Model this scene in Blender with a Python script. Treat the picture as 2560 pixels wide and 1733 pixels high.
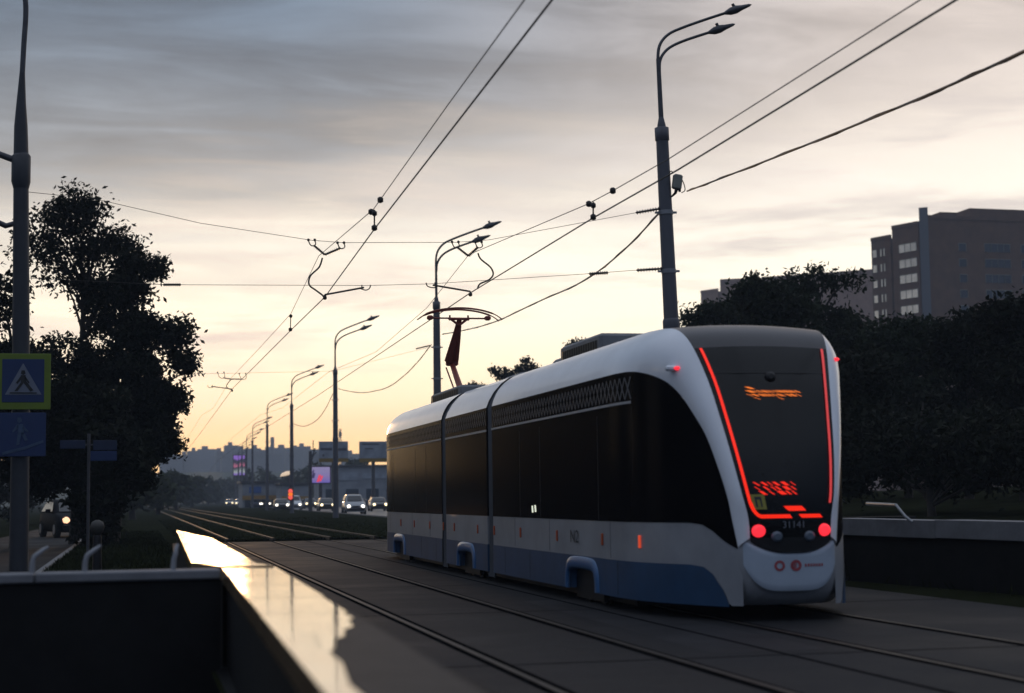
import bpy, math, random
import numpy as np
from mathutils import Vector, Matrix
for o in list(bpy.data.objects): bpy.data.objects.remove(o)
SC = bpy.context.scene
COL = SC.collection
R = math.radians
# ------------------------------------------------------------------ camera
# +Y runs along the tram track, +X across it, z = 0 is the pavement. Eye height 1.42 m, 58 mm lens.
HE = 1.425
LENS = 58.0
PITCH, YAW, ROLL = R(5.16), R(12.87), R(-0.8)
cam_d = bpy.data.cameras.new("camera")
cam = bpy.data.objects.new("camera", cam_d); COL.objects.link(cam)
cam_d.lens = LENS; cam_d.sensor_width = 36.0; cam_d.clip_start = 0.1; cam_d.clip_end = 9000
CM = Matrix.Rotation(-YAW, 4, 'Z') @ Matrix.Rotation(math.pi/2 + PITCH, 4, 'X') @ Matrix.Rotation(ROLL, 4, 'Z')
CM.translation = Vector((0, 0, HE))
cam.matrix_world = CM
cam_d.dof.use_dof = True; cam_d.dof.focus_distance = 36.0; cam_d.dof.aperture_fstop = 1.4
SC.camera = cam
FPX = LENS/36*2560
def ray(px, py):
    return (CM.to_3x3() @ Vector(((px-1280)/FPX, -(py-866.5)/FPX, -1))).normalized()
def P(px, py, d):                       # point of the photograph's ray at distance d down the street (world Y)
    r = ray(px, py); return Vector((0, 0, HE)) + r*(d/r.y)
def G(px, py, z=0.0):                   # the same ray where it meets height z
    r = ray(px, py); return Vector((0, 0, HE)) + r*((z-HE)/r.z)
# ------------------------------------------------------------------ light
SUN_EL, SUN_AZ = R(4.6), R(2.2)         # azimuth measured from +Y towards +X
SD = Vector((math.sin(SUN_AZ)*math.cos(SUN_EL), math.cos(SUN_AZ)*math.cos(SUN_EL), math.sin(SUN_EL)))
sl = bpy.data.lights.new("sun", 'SUN'); sl.energy = 0.22; sl.angle = R(3.0); sl.color = (1.0, 0.58, 0.28)
so = bpy.data.objects.new("sun", sl); COL.objects.link(so)
so.rotation_euler = SD.to_track_quat('Z', 'Y').to_euler()
world = bpy.data.worlds.new("World"); SC.world = world; world.use_nodes = True
SC.view_settings.view_transform = 'Standard'; SC.view_settings.look = 'None'
SC.view_settings.exposure = 0.0; SC.view_settings.gamma = 1.0
SC.cycles.max_bounces = 6; SC.cycles.volume_bounces = 1; SC.cycles.use_denoising = True
SC.cycles.sample_clamp_indirect = 4.0

def srgb(r, g, b):
    f = lambda c: (c/12.92 if c <= .04045 else ((c+.055)/1.055)**2.4)
    return (f(r/255), f(g/255), f(b/255), 1)
def build_sky():
    nt = world.node_tree; N = nt.nodes; L = nt.links; N.clear()
    def nd(t, **k):
        n = N.new(t)
        for a, b in k.items(): setattr(n, a, b)
        return n
    def math_(op, a, b=None, c=None, clamp=False):
        n = nd('ShaderNodeMath', operation=op); n.use_clamp = clamp
        for i, v in enumerate((a, b, c)):
            if v is None: continue
            if isinstance(v, (int, float)): n.inputs[i].default_value = v
            else: L.new(v, n.inputs[i])
        return n.outputs[0]
    def vdot(v, vec):
        n = nd('ShaderNodeVectorMath', operation='DOT_PRODUCT'); L.new(v, n.inputs[0]); n.inputs[1].default_value = vec; return n.outputs['Value']
    def sstep(v, a, b):
        n = nd('ShaderNodeMapRange', interpolation_type='SMOOTHSTEP'); L.new(v, n.inputs[0])
        n.inputs[1].default_value = a; n.inputs[2].default_value = b; return n.outputs[0]
    def mixc(f, a, b, bt='MIX'):
        n = nd('ShaderNodeMix', data_type='RGBA', blend_type=bt)
        for s, v in ((n.inputs[0], f), (n.inputs[6], a), (n.inputs[7], b)):
            if isinstance(v, (int, float)): s.default_value = v
            elif isinstance(v, tuple): s.default_value = v
            else: L.new(v, s)
        return n.outputs[2]
    tc = nd('ShaderNodeTexCoord'); d = tc.outputs['Generated']
    sep = nd('ShaderNodeSeparateXYZ'); L.new(d, sep.inputs[0]); z = sep.outputs[2]
    az_r = vdot(d, (math.cos(YAW), -math.sin(YAW), 0))      # towards the +X side of the street
    zs = math_('ADD', math_('MAXIMUM', z, 0.0), 0.10)
    cx = math_('DIVIDE', sep.outputs[0], zs); cy = math_('DIVIDE', sep.outputs[1], zs)
    comb = nd('ShaderNodeCombineXYZ'); L.new(cx, comb.inputs[0]); L.new(cy, comb.inputs[1])
    mp = nd('ShaderNodeMapping'); L.new(comb.outputs[0], mp.inputs[0])
    mp.inputs['Rotation'].default_value = (0, 0, R(-28)); mp.inputs['Scale'].default_value = (.55, 1.5, 1)
    def noise(scale, detail, rough, vec, dist=0.0, off=0.0):
        n = nd('ShaderNodeTexNoise', noise_dimensions='4D'); L.new(vec, n.inputs['Vector'])
        n.inputs['W'].default_value = off
        n.inputs['Scale'].default_value = scale; n.inputs['Detail'].default_value = detail
        n.inputs['Roughness'].default_value = rough; n.inputs['Distortion'].default_value = dist
        return n.outputs[0]
    big = noise(1.1, 3, .5, mp.outputs[0], .3, 3.1)
    fine = noise(3.2, 7, .6, mp.outputs[0], .8, 1.7)
    # height of the cloud deck's edge wanders and sinks towards +X
    zp = math_('SUBTRACT', z, math_('MULTIPLY', az_r, .14))
    zp = math_('ADD', zp, math_('MULTIPLY', math_('SUBTRACT', big, .5), .10))
    zp = math_('ADD', zp, math_('MULTIPLY', math_('SUBTRACT', fine, .5), .13))
    amt = sstep(zp, .105, .255)
    # clear, sun-side glow by elevation
    rp = nd('ShaderNodeValToRGB'); L.new(z, rp.inputs[0]); e = rp.color_ramp.elements
    stops = [(0.0, srgb(246,190,118)), (.03, srgb(251,210,148)), (.06, srgb(254,232,194)), (.10, srgb(255,244,220)), (.15, srgb(254,246,230)), (.22, srgb(240,228,216)), (.32, srgb(205,194,192)), (1.0, srgb(70,78,96))]
    e[0].position, e[0].color = stops[0]; e[1].position, e[1].color = stops[-1]
    for p_, c_ in stops[1:-1]:
        q = e.new(p_); q.color = c_
    # cloud deck: blue grey over the trees, pinker towards +X
    t_az = sstep(az_r, -.16, .30)
    deck = mixc(t_az, srgb(90,107,125), srgb(188,177,170))
    deck = mixc(sstep(z, .10, .30), mixc(t_az, srgb(166,167,166), srgb(224,212,202)), deck)
    puff = noise(1.9, 5, .55, comb.outputs[0], .4, 7.7)
    deck = mixc(1.0, deck, math_('MULTIPLY_ADD', sstep(puff, .30, .70), .34, .84), 'MULTIPLY')
    streak = math_('MULTIPLY_ADD', sstep(fine, .30, .70), .46, .76)
    sc = nd('ShaderNodeMix', data_type='RGBA', blend_type='MULTIPLY'); sc.inputs[0].default_value = 1
    L.new(deck, sc.inputs[6]); L.new(streak, sc.inputs[7]); deck = sc.outputs[2]
    col = mixc(amt, rp.outputs[0], deck)
    # low thin grey-lilac bars in front of the glow
    mp2 = nd('ShaderNodeMapping'); L.new(d, mp2.inputs[0]); mp2.inputs['Rotation'].default_value = (0, R(3), 0); mp2.inputs['Scale'].default_value = (5, 5, 34)
    bars = noise(1.0, 5, .6, mp2.outputs[0], .5, 5.0)
    bf = math_('MULTIPLY', sstep(bars, .47, .68), math_('MULTIPLY', sstep(z, .04, .10), .85))
    bf = math_('MULTIPLY', bf, math_('SUBTRACT', 1.0, amt))
    col = mixc(bf, col, srgb(196,186,182))
    # away from the sun the dusk sky is dark and blue
    dirs = vdot(d, (math.sin(SUN_AZ), math.cos(SUN_AZ), 0.0))
    east = mixc(sstep(z, 0, .6), srgb(60,72,94), srgb(110,124,148))
    west = sstep(dirs, .0, .80)
    col = mixc(west, east, col)
    # zenith
    col = mixc(sstep(z, .34, .75), col, srgb(172,181,198))
    ex = math_('EXPONENT', math_('DIVIDE', math_('MAXIMUM', z, 0.0), -.05)); ex = math_('MULTIPLY_ADD', ex, .6, 1.0)
    col = mixc(1.0, col, ex, 'MULTIPLY')
    # below the horizon: the dark land beyond
    col = mixc(sstep(z, -.02, -.004), (.02, .022, .026, 1), col)
    sky = nd('ShaderNodeTexSky', sky_type='NISHITA'); sky.sun_disc = False
    sky.sun_elevation = SUN_EL; sky.sun_rotation = SUN_AZ; sky.air_density = 1.2; sky.dust_density = 2.5
    b1 = nd('ShaderNodeBackground'); L.new(col, b1.inputs[0]); b1.inputs[1].default_value = 1.28
    b2 = nd('ShaderNodeBackground'); L.new(sky.outputs[0], b2.inputs[0]); b2.inputs[1].default_value = 0.004
    ad = nd('ShaderNodeAddShader'); L.new(b1.outputs[0], ad.inputs[0]); L.new(b2.outputs[0], ad.inputs[1])
    out = nd('ShaderNodeOutputWorld'); L.new(ad.outputs[0], out.inputs[0])
build_sky()
# ------------------------------------------------------------------ helpers
def mk(name, col, rough=.6, metal=0.0, var=.18, scale=4.0, bump=0.0, bscale=None, emit=None, estr=0.0, spec=.5, rvar=0.0, coat=0.0, stretch=(1,1,1), trans=0.0):
    m = bpy.data.materials.new(name); m.use_nodes = True
    nt = m.node_tree; N = nt.nodes; L = nt.links; b = N['Principled BSDF']
    b.inputs['Roughness'].default_value = rough; b.inputs['Metallic'].default_value = metal
    b.inputs['Specular IOR Level'].default_value = spec; b.inputs['Coat Weight'].default_value = coat
    tc = N.new('ShaderNodeTexCoord'); mp = N.new('ShaderNodeMapping'); L.new(tc.outputs['Object'], mp.inputs[0]); mp.inputs['Scale'].default_value = stretch
    nz = N.new('ShaderNodeTexNoise'); L.new(mp.outputs[0], nz.inputs['Vector']); nz.inputs['Scale'].default_value = scale; nz.inputs['Detail'].default_value = 6; nz.inputs['Roughness'].default_value = .62
    mr = N.new('ShaderNodeMapRange'); L.new(nz.outputs[0], mr.inputs[0]); mr.inputs[1].default_value = .3; mr.inputs[2].default_value = .7
    mr.inputs[3].default_value = 1-var; mr.inputs[4].default_value = 1+var
    mx = N.new('ShaderNodeMix'); mx.data_type = 'RGBA'; mx.blend_type = 'MULTIPLY'; mx.inputs[0].default_value = 1
    mx.inputs[6].default_value = (*col[:3], 1); L.new(mr.outputs[0], mx.inputs[7]); L.new(mx.outputs[2], b.inputs['Base Color'])
    if rvar:
        r2 = N.new('ShaderNodeMapRange'); L.new(nz.outputs[0], r2.inputs[0]); r2.inputs[1].default_value = .3; r2.inputs[2].default_value = .7
        r2.inputs[3].default_value = max(0, rough-rvar); r2.inputs[4].default_value = rough+rvar; L.new(r2.outputs[0], b.inputs['Roughness'])
    if bump:
        n2 = N.new('ShaderNodeTexNoise'); L.new(mp.outputs[0], n2.inputs['Vector']); n2.inputs['Scale'].default_value = bscale or scale*4; n2.inputs['Detail'].default_value = 4
        bp = N.new('ShaderNodeBump'); bp.inputs['Strength'].default_value = bump; bp.inputs['Distance'].default_value = .02; L.new(n2.outputs[0], bp.inputs['Height']); L.new(bp.outputs[0], b.inputs['Normal'])
    if emit:
        b.inputs['Emission Color'].default_value = (*emit[:3], 1); b.inputs['Emission Strength'].default_value = estr
    if trans:
        tr = N.new('ShaderNodeBsdfTranslucent'); L.new(mx.outputs[2], tr.inputs[0]); ms = N.new('ShaderNodeMixShader'); ms.inputs[0].default_value = trans
        L.new(b.outputs[0], ms.inputs[1]); L.new(tr.outputs[0], ms.inputs[2]); L.new(ms.outputs[0], N['Material Output'].inputs[0])
    return m

class MB:
    def __init__(s): s.v = []; s.f = []; s.sm = []
    def add(s, vs, fs, smooth=False):
        o = len(s.v); s.v += [tuple(v) for v in vs]
        for f in fs: s.f.append(tuple(i+o for i in f)); s.sm.append(smooth)
        return s
    def box(s, c, sz, M=None):
        x, y, z = (a/2 for a in sz)
        vs = [Vector((i*x, j*y, k*z)) for k in (-1, 1) for j in (-1, 1) for i in (-1, 1)]
        c = Vector(c); vs = [(M @ v if M else v) + c for v in vs]
        return s.add(vs, [(0,2,3,1),(4,5,7,6),(0,1,5,4),(2,6,7,3),(0,4,6,2),(1,3,7,5)])
    def rbox(s, c, sz, r, M=None):      # box with chamfered edges
        x, y, z = (a/2 for a in sz); r = min(r, x*.9, y*.9, z*.9)
        rows = []
        for zz, q in ((-z, r), (-z+r, 0), (z-r, 0), (z, r)):
            X, Y = x-q, y-q; k = r if q == 0 else r*.6
            rows.append([(-X+k,-Y,zz),(X-k,-Y,zz),(X,-Y+k,zz),(X,Y-k,zz),(X-k,Y,zz),(-X+k,Y,zz),(-X,Y-k,zz),(-X,-Y+k,zz)])
        c = Vector(c); vs = [(M @ Vector(v) if M else Vector(v)) + c for rr in rows for v in rr]
        fs = [tuple(range(7, -1, -1)), tuple(range(24, 32))]
        for i in range(3):
            for j in range(8): fs.append((i*8+j, i*8+(j+1) % 8, i*8+8+(j+1) % 8, i*8+8+j))
        return s.add(vs, fs)
    def tube(s, pts, r, n=8, cap=True, smooth=True):
        pts = [Vector(p) for p in pts]; m = len(pts); rs = r if isinstance(r, (list, tuple)) else [r]*m
        t0 = (pts[1]-pts[0]).normalized(); up = Vector((0,0,1)) if abs(t0.z) < .9 else Vector((1,0,0))
        a = t0.cross(up).normalized(); vs = []; fs = []
        for i, p in enumerate(pts):
            t = (pts[min(i+1, m-1)] - pts[max(i-1, 0)])
            t = t.normalized() if t.length > 1e-9 else t0
            a = (a - t*a.dot(t)); a = a.normalized() if a.length > 1e-6 else t.orthogonal().normalized()
            b = t.cross(a)
            for k in range(n):
                q = 2*math.pi*k/n; vs.append(p + (a*math.cos(q)+b*math.sin(q))*rs[i])
        for i in range(m-1):
            for k in range(n): fs.append((i*n+k, i*n+(k+1) % n, (i+1)*n+(k+1) % n, (i+1)*n+k))
        s.add(vs, fs, smooth)
        if cap: s.add(vs[:n], [tuple(range(n-1, -1, -1))]); s.add(vs[-n:], [tuple(range(n))])
        return s
    def grid(s, rows, smooth=True, close=False, flip=False):
        n = len(rows[0]); vs = [v for r in rows for v in r]; fs = []
        for i in range(len(rows)-1):
            for j in range(n if close else n-1):
                q = (i*n+j, i*n+(j+1) % n, (i+1)*n+(j+1) % n, (i+1)*n+j); fs.append(q[::-1] if flip else q)
        return s.add(vs, fs, smooth)
    def prism(s, poly, vec):            # polygon (3D points) swept along vec
        vec = Vector(vec); a = [Vector(p) for p in poly]; n = len(a); vs = a + [p+vec for p in a]
        fs = [tuple(range(n-1, -1, -1)), tuple(range(n, 2*n))] + [(i, (i+1) % n, n+(i+1) % n, n+i) for i in range(n)]
        return s.add(vs, fs)
    def disc(s, c, r, nrm, n=20, th=.01):
        c = Vector(c); nrm = Vector(nrm).normalized(); return s.tube([c, c+nrm*th], r, n)
    def build(s, name, mat, parent=None):
        me = bpy.data.meshes.new(name); me.from_pydata(s.v, [], s.f); me.polygons.foreach_set('use_smooth', s.sm)
        me.materials.append(mat); me.update()
        o = bpy.data.objects.new(name, me); COL.objects.link(o)
        if parent: o.parent = parent
        return o
def tag(o, label, cat, group=None, kind=None):
    if label: o['label'] = label
    if cat: o['category'] = cat
    if group: o['group'] = group
    if kind: o['kind'] = kind
    return o
def struct(o): o['kind'] = 'structure'; return o
def thing(name, label, cat, loc=(0,0,0), rz=0.0, group=None):
    o = bpy.data.objects.new(name, None); COL.objects.link(o); o.location = loc; o.rotation_euler = (0, 0, rz)
    o.empty_display_size = .3
    return tag(o, label, cat, group)
def dup(root, loc, rz=0.0, label=None):
    kids = {}
    for o in bpy.data.objects:
        if o.parent: kids.setdefault(o.parent.name, []).append(o)
    r = root.copy(); COL.objects.link(r); r.location = loc; r.rotation_euler = (0, 0, rz)
    if label: r['label'] = label
    for ch in kids.get(root.name, []):
        c = ch.copy(); COL.objects.link(c); c.parent = r
        for g in kids.get(ch.name, []):
            d = g.copy(); COL.objects.link(d); d.parent = c
    return r
def cr(pts, n):                         # Catmull-Rom through points, n steps per span
    p = [Vector(q) for q in pts]; out = []
    for i in range(len(p)-1):
        a, b, c, d = p[max(i-1, 0)], p[i], p[i+1], p[min(i+2, len(p)-1)]
        for k in range(n):
            t = k/n; out.append(.5*((2*b) + (c-a)*t + (2*a-5*b+4*c-d)*t*t + (3*b-a-3*c+d)*t**3))
    return out + [p[-1]]
def lerp_pts(tab, y):                   # piecewise linear table [(y, v)...]
    if y <= tab[0][0]: return tab[0][1]
    for (a, va), (b, vb) in zip(tab, tab[1:]):
        if y <= b: return va + (vb-va)*(y-a)/(b-a)
    return tab[-1][1]
def text_poly(txt, size):               # lettering as mesh data in the XZ plane
    cu = bpy.data.curves.new('lettering', 'FONT'); cu.body = txt; cu.size = size; cu.align_x = 'CENTER'; cu.extrude = 0
    o = bpy.data.objects.new('lettering', cu); COL.objects.link(o)
    dg = bpy.context.evaluated_depsgraph_get(); me = bpy.data.meshes.new_from_object(o.evaluated_get(dg))
    vs = [tuple(v.co) for v in me.vertices]; fs = [tuple(p.vertices) for p in me.polygons]
    bpy.data.objects.remove(o); bpy.data.curves.remove(cu); bpy.data.meshes.remove(me)
    return vs, fs
# ------------------------------------------------------------------ materials
asphalt = mk('asphalt', (.017,.0175,.019), .72, var=.45, scale=.4, bump=.5, bscale=30, rvar=.15, spec=.10)
road_mat = mk('road_asphalt', (.07,.062,.058), .42, var=.2, scale=.2, bump=.3, bscale=30, spec=.6)
grass_ground = mk('grass_ground', (.014,.016,.008), .95, var=.4, scale=.5, spec=.0)
blade_mat = mk('grass_blades', (.018,.022,.009), .9, var=.5, scale=.6, spec=.0)
granite = mk('polished_stone_sunset_tint', (.50,.355,.21), .085, .55, var=.45, scale=5, bump=.05, bscale=3, spec=.5, rvar=.075)  # polished stone; sunset warmth put into a bronze-like, part-metallic colour
darkstone = mk('dark_granite_cladding', (.007,.007,.0075), .7, var=.4, scale=3, spec=.2)
concrete = mk('pale_concrete', (.15,.155,.17), .75, var=.18, scale=3, bump=.3)
kerbstone = mk('kerb_stone', (.14,.14,.145), .7, var=.2, scale=3)
steel = mk('rail_steel', (.05,.044,.038), .58, 1.0, var=.3, scale=1.5)
groove = mk('groove_rubber', (.005,.005,.0055), .9, var=.3, scale=3, spec=.0)
galv = mk('galvanised_steel', (.24,.25,.27), .5, .35, var=.18, scale=5)
pole_mat = mk('grey_painted_pole', (.075,.078,.095), .55, var=.2, scale=3, stretch=(1,1,.25))
pipe_mat = mk('dark_pipe', (.06,.062,.072), .5, .3, var=.2, scale=6)
wire_mat = mk('copper_wire', (.022,.019,.018), .5, .3, var=.2, scale=2)
insul = mk('insulator', (.03,.018,.014), .35, var=.2, scale=9)
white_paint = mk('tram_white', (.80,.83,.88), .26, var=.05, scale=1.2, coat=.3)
shaded_white = mk('tram_shaded_white', (.25,.26,.28), .38, var=.16, scale=1.5, coat=.15)  # greyer copy of the tram white: dirt, plus flank shade put into the colour
blue_paint = mk('tram_blue', (.014,.050,.115), .42, var=.25, scale=1.6, coat=.1)
blue_light = mk('tram_arch_blue', (.035,.105,.24), .35, var=.15, scale=3, coat=.3)
glass = mk('tinted_side_glass', (.004,.004,.005), .16, var=.3, scale=.4, spec=.012)
screen = mk('windscreen_glass', (.006,.007,.008), .16, var=.3, scale=.6, spec=.25)
visor = mk('visor_black_gloss', (.030,.029,.034), .34, var=.15, scale=2, spec=.5)
blackp = mk('black_plastic', (.008,.008,.009), .45, var=.3, scale=4, spec=.3)
rubber = mk('bellows_rubber', (.05,.056,.068), .65, var=.15, scale=6)
frieze = mk('frieze_grey', (.10,.10,.11), .5, var=.2, scale=6)
trim = mk('pale_trim', (.34,.35,.37), .4, var=.1, scale=4)
led_red = mk('red_led_strip', (.3,.01,.005), .4, var=.05, emit=(1.0,.022,.004), estr=.95)
led_pink = mk('red_led_strip_far_side', (.4,.03,.03), .4, var=.05, emit=(.80,.06,.06), estr=.62)
lamp_red = mk('tail_lamp_red', (.3,.01,.01), .3, var=.05, emit=(1.0,.03,.05), estr=1.15)
led_orange = mk('orange_led', (.3,.08,.01), .4, var=.05, emit=(1.0,.20,.012), estr=.95)
amber = mk('amber_reflector', (.42,.075,.02), .3, var=.2, scale=9)
lamp_grey = mk('unlit_lamp_lens', (.10,.13,.17), .25, var=.1, scale=9)
panto_red = mk('pantograph_red', (.20,.030,.016), .5, var=.2, scale=6)
roofgrey = mk('roof_unit_grey', (.16,.165,.175), .6, var=.2, scale=3)
yellow_st = mk('yellow_sticker', (.30,.27,.05), .6, var=.12, scale=9)
mark_dark = mk('dark_lettering', (.03,.035,.04), .6, var=.2, scale=9)
mark_red = mk('red_emblem', (.30,.05,.06), .5, var=.2, scale=9)
mark_white = mk('white_lettering', (.16,.17,.20), .5, var=.1, scale=9)
seam_mat = mk('door_seam', (.018,.019,.021), .5, var=.1, scale=9)
bark = mk('bark', (.022,.018,.014), .9, var=.3, scale=6, bump=.5)
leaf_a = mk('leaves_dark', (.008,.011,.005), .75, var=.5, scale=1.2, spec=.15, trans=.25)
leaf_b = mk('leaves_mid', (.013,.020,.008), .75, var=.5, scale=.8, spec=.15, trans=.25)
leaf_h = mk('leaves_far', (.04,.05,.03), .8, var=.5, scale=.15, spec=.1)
brick_a = mk('brown_brick', (.105,.054,.032), .85, var=.25, scale=.5)
brick_b = mk('pink_brown_brick', (.26,.165,.125), .85, var=.2, scale=.5)
win_glass = mk('window_glass', (.75,.68,.58), .06, .92, var=.25, scale=.3)
win_dark = mk('window_glass_dull', (.02,.03,.045), .15, var=.3, scale=.3, spec=.6)
block_mat = mk('far_block_concrete', (.20,.20,.21), .9, var=.2, scale=.05)
# ------------------------------------------------------------------ the setting
def sheet(name, pts, z, mat):
    mb = MB(); mb.add([(x, y, z) for x, y in pts], [tuple(range(len(pts)))]); return struct(mb.build(name, mat))
HX0, HX1, HY0, HY1 = -5.2, 0.62, 2.0, 14.3      # the opening of the underpass stairs
g = MB(); F = 4000
for (a, b, c, d) in ((-F, -F, F, HY0), (-F, HY1, F, F), (-F, HY0, HX0, HY1), (HX1, HY0, F, HY1)):
    g.add([(a, b, 0), (c, b, 0), (c, d, 0), (a, d, 0)], [(0, 1, 2, 3)])
struct(g.build('ground', grass_ground))
sheet('track_pavement', [(.66, -8), (10.35, -8), (10.35, 56), (1.2, 56), (.66, 30)], .004, asphalt)
RD = math.tan(R(1.36))                          # the avenue runs slightly off the tram track's line
sheet('avenue', [(15.2, 40), (36, 40), (36+RD*860, 900), (15.2+RD*860, 900)], .004, road_mat)
sheet('side_road', [(14.2, -10), (30, -10), (36, 40), (15.2, 40)], .003, road_mat)
sheet('footpath', [(-6.2, 14.6), (-1.9, 14.6), (-1.9, 90), (-5.0, 90)], .004, asphalt)
for cx in (3.75, 7.18):
    for s in (-1, 1):
        x = cx + s*.762
        m = MB(); m.box((x, 24, .0075), (.062, 63.9, .015)); m.box((x, 300, .06), (.07, 488, .12)); struct(m.build('tram_rail', steel))
        m = MB()
        for q, w in ((x - s*.07, .07), (x + s*.06, .05)):
            m.add([(q-w/2, -8, .0085), (q+w/2, -8, .0085), (q+w/2, 56, .0085), (q-w/2, 56, .0085)], [(0, 1, 2, 3)])
        struct(m.build('rail_groove', groove))
m = MB()
for k in range(8):
    y = 7.5+k*6.2; m.add([(.9, y, .0065), (10.3, y, .0065), (10.3, y+.035, .0065), (.9, y+.035, .0065)], [(0,1,2,3)])
for x in (5.55,): m.add([(x, -8, .0066), (x+.05, -8, .0066), (x+.05, 56, .0066), (x, 56, .0066)], [(0,1,2,3)])
struct(m.build('slab_joints', groove))
for k, (x0, x1, y0, y1) in enumerate(((1.2, 2.6, 9, 13.5), (5.0, 6.1, 14, 22), (8.6, 10.1, 8, 15), (1.4, 2.7, 22, 33))):
    sheet('asphalt_patch', [(x0, y0), (x1, y0+.1), (x1-.05, y1), (x0+.1, y1-.15)], .0055, mk('asphalt_patch_%d' % k, [(.011,.011,.012), (.022,.022,.024), (.012,.012,.013), (.022,.021,.022)][k], .7, var=.35, scale=1.2, bump=.4, bscale=40, spec=.10))
def kerb(name, p0, p1, w=.16, h=.14, mat=kerbstone):
    p0, p1 = Vector((*p0, 0)), Vector((*p1, 0)); t = (p1-p0).normalized(); n = Vector((-t.y, t.x, 0)); m = MB(); L = (p1-p0).length; k = max(1, int(L/3)); 
    for i in range(k):
        c = p0 + t*(L*(i+.5)/k); m.rbox(c + Vector((0,0,h/2-.02)), (w, L/k-.012, h+.04), .015, Matrix.Rotation(math.atan2(-t.x, t.y), 3, 'Z'))
    return struct(m.build(name, mat))
kerb('avenue_kerb', (15.1, 40), (15.1+RD*260, 300))
kerb('path_kerb', (-1.82, 14.6), (-1.82, 90), .12, .10)
kerb('track_kerb', (10.45, 27), (10.45, 56))
kerb('crossing_kerb', (10.5, 56.1), (14.9, 56.3))
m = MB()                                        # raised grass of the median
m.add([(1.0, 56.2, 0.0), (3.3, 57, .06), (10.4, 57, .06), (14.9, 56.6, .10), (15.0+RD*250, 300, .10), (10.4, 300, .06), (3.3, 300, .06), (-3, 300, 0)], [(0, 1, 2, 7), (2, 3, 4, 5), (1, 2, 5, 6)])
struct(m.build('median_lawn', grass_ground))
rng = np.random.default_rng(5)
def quads_obj(name, cen, u, v, mat, parent=None):
    n = len(cen); vs = np.empty((n, 4, 3)); vs[:, 0] = cen-u; vs[:, 1] = cen-v*.55; vs[:, 2] = cen+u; vs[:, 3] = cen+v*.55
    me = bpy.data.meshes.new(name); me.vertices.add(n*4); me.vertices.foreach_set('co', vs.reshape(-1).astype(np.float32))
    me.loops.add(n*4); me.loops.foreach_set('vertex_index', np.arange(n*4, dtype=np.int32))
    me.polygons.add(n); me.polygons.foreach_set('loop_start', np.arange(n, dtype=np.int32)*4)
    me.update(calc_edges=True); me.materials.append(mat)
    o = bpy.data.objects.new(name, me); COL.objects.link(o)
    if parent: o.parent = parent
    return o
def grass(n, x0, x1, y0, y1, h, name='grass'):
    y = y0 + (y1-y0)*rng.random(n)**1.6; x = x0 + (x1-x0)*rng.random(n); hh = h*(.5+rng.random(n))
    sz = np.clip(y/30, .6, 4)
    c = np.stack([x, y, hh*.5], 1); u = np.stack([rng.normal(0, .3, n)*hh, rng.normal(0, .3, n)*hh, hh*.55], 1)
    a = rng.random(n)*6.28; v = np.stack([np.cos(a)*.02*sz, np.sin(a)*.02*sz, 0*a], 1)
    o = quads_obj(name, c, u, v, blade_mat); o['kind'] = 'stuff'; return o
grass(26000, -1.75, 1.0, 14.8, 75, .10)
grass(22000, 1.5, 14.8, 57, 120, .075)
grass(9000, -16, -6.3, 15, 70, .12)
grass(9000, 11, 30, 14, 60, .14)

# underpass stairwell: parapets with polished coping
ZC = .845
a0, a1 = G(560, 1420, ZC), G(833, 1737, ZC)     # inner edge of the coping beside the track
tdir = (a0-a1).normalized(); nrm = Vector((tdir.y, -tdir.x, 0)); 
def at(y, off, z=ZC): 
    p = a1 + tdir*((y-a1.y)/tdir.y); return Vector((p.x, p.y, z)) + nrm*off
def coping_stone(mb, y0, y1, w0, w1, th=.11, r=.012):
    q = .006; a, b, c, d = at(y0+q, w0), at(y0+q, w1), at(y1-q, w1), at(y1-q, w0)
    top = [a, b, c, d]; cen = sum(top, Vector())/4
    ins = [p + (cen-p).normalized()*r for p in top]; low = [p - Vector((0,0,r)) for p in top]; bot = [p - Vector((0,0,th)) for p in top]
    vs = ins + low + bot; fs = [(0,1,2,3), (11,10,9,8)]
    for k in (0, 4):
        for i in range(4): fs.append((k+i, k+4+i, k+4+(i+1) % 4, k+(i+1) % 4))
    mb.add(vs, fs)
par = thing('parapet_wall', 'low stair parapet along the track topped with shiny sunset-lit stone coping', 'parapet')
m = MB()
for i in range(3):
    pass
ys = [8.5, 9.9, 11.4, 12.9, 14.4]
for k, (y0, y1) in enumerate(zip(ys, ys[1:])): coping_stone(m, y0, y1, -.02, .44 if k else .425)
bd = [(2.0, .02), (4.0, .055), (4.7, .085), (5.2, .075), (5.9, .125), (6.3, .12), (6.5, .16), (6.9, .20), (7.05, .255), (7.4, .29), (7.55, .35), (7.9, .36), (8.1, .41), (8.35, .39), (8.49, .415)]
m.prism([p - Vector((0,0,.11)) for p in [at(2.0, -.02)] + [at(y, w) for y, w in bd] + [at(8.49, -.02)]], (0, 0, .11))
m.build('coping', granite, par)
m = MB(); m.prism([p - Vector((0,0,.11)) for p in [at(2.0, .44)] + [at(8.49, .44)] + [at(y, w+.007) for y, w in bd[::-1]]], (0, 0, .109)); m.build('rough_stone', mk('rough_dark_stone', (.022,.019,.017), .75, var=.45, scale=5, bump=.4, spec=.3), par)  # rough, darker outer strip of the coping with a jagged inner edge
m = MB()
m.prism([at(2, .03, -3.2), at(14.4, .03, -3.2), at(14.4, .40, -3.2), at(2, .40, -3.2)], (0, 0, 3.2+ZC-.11)); m.build('wall', darkstone, par)
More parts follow.
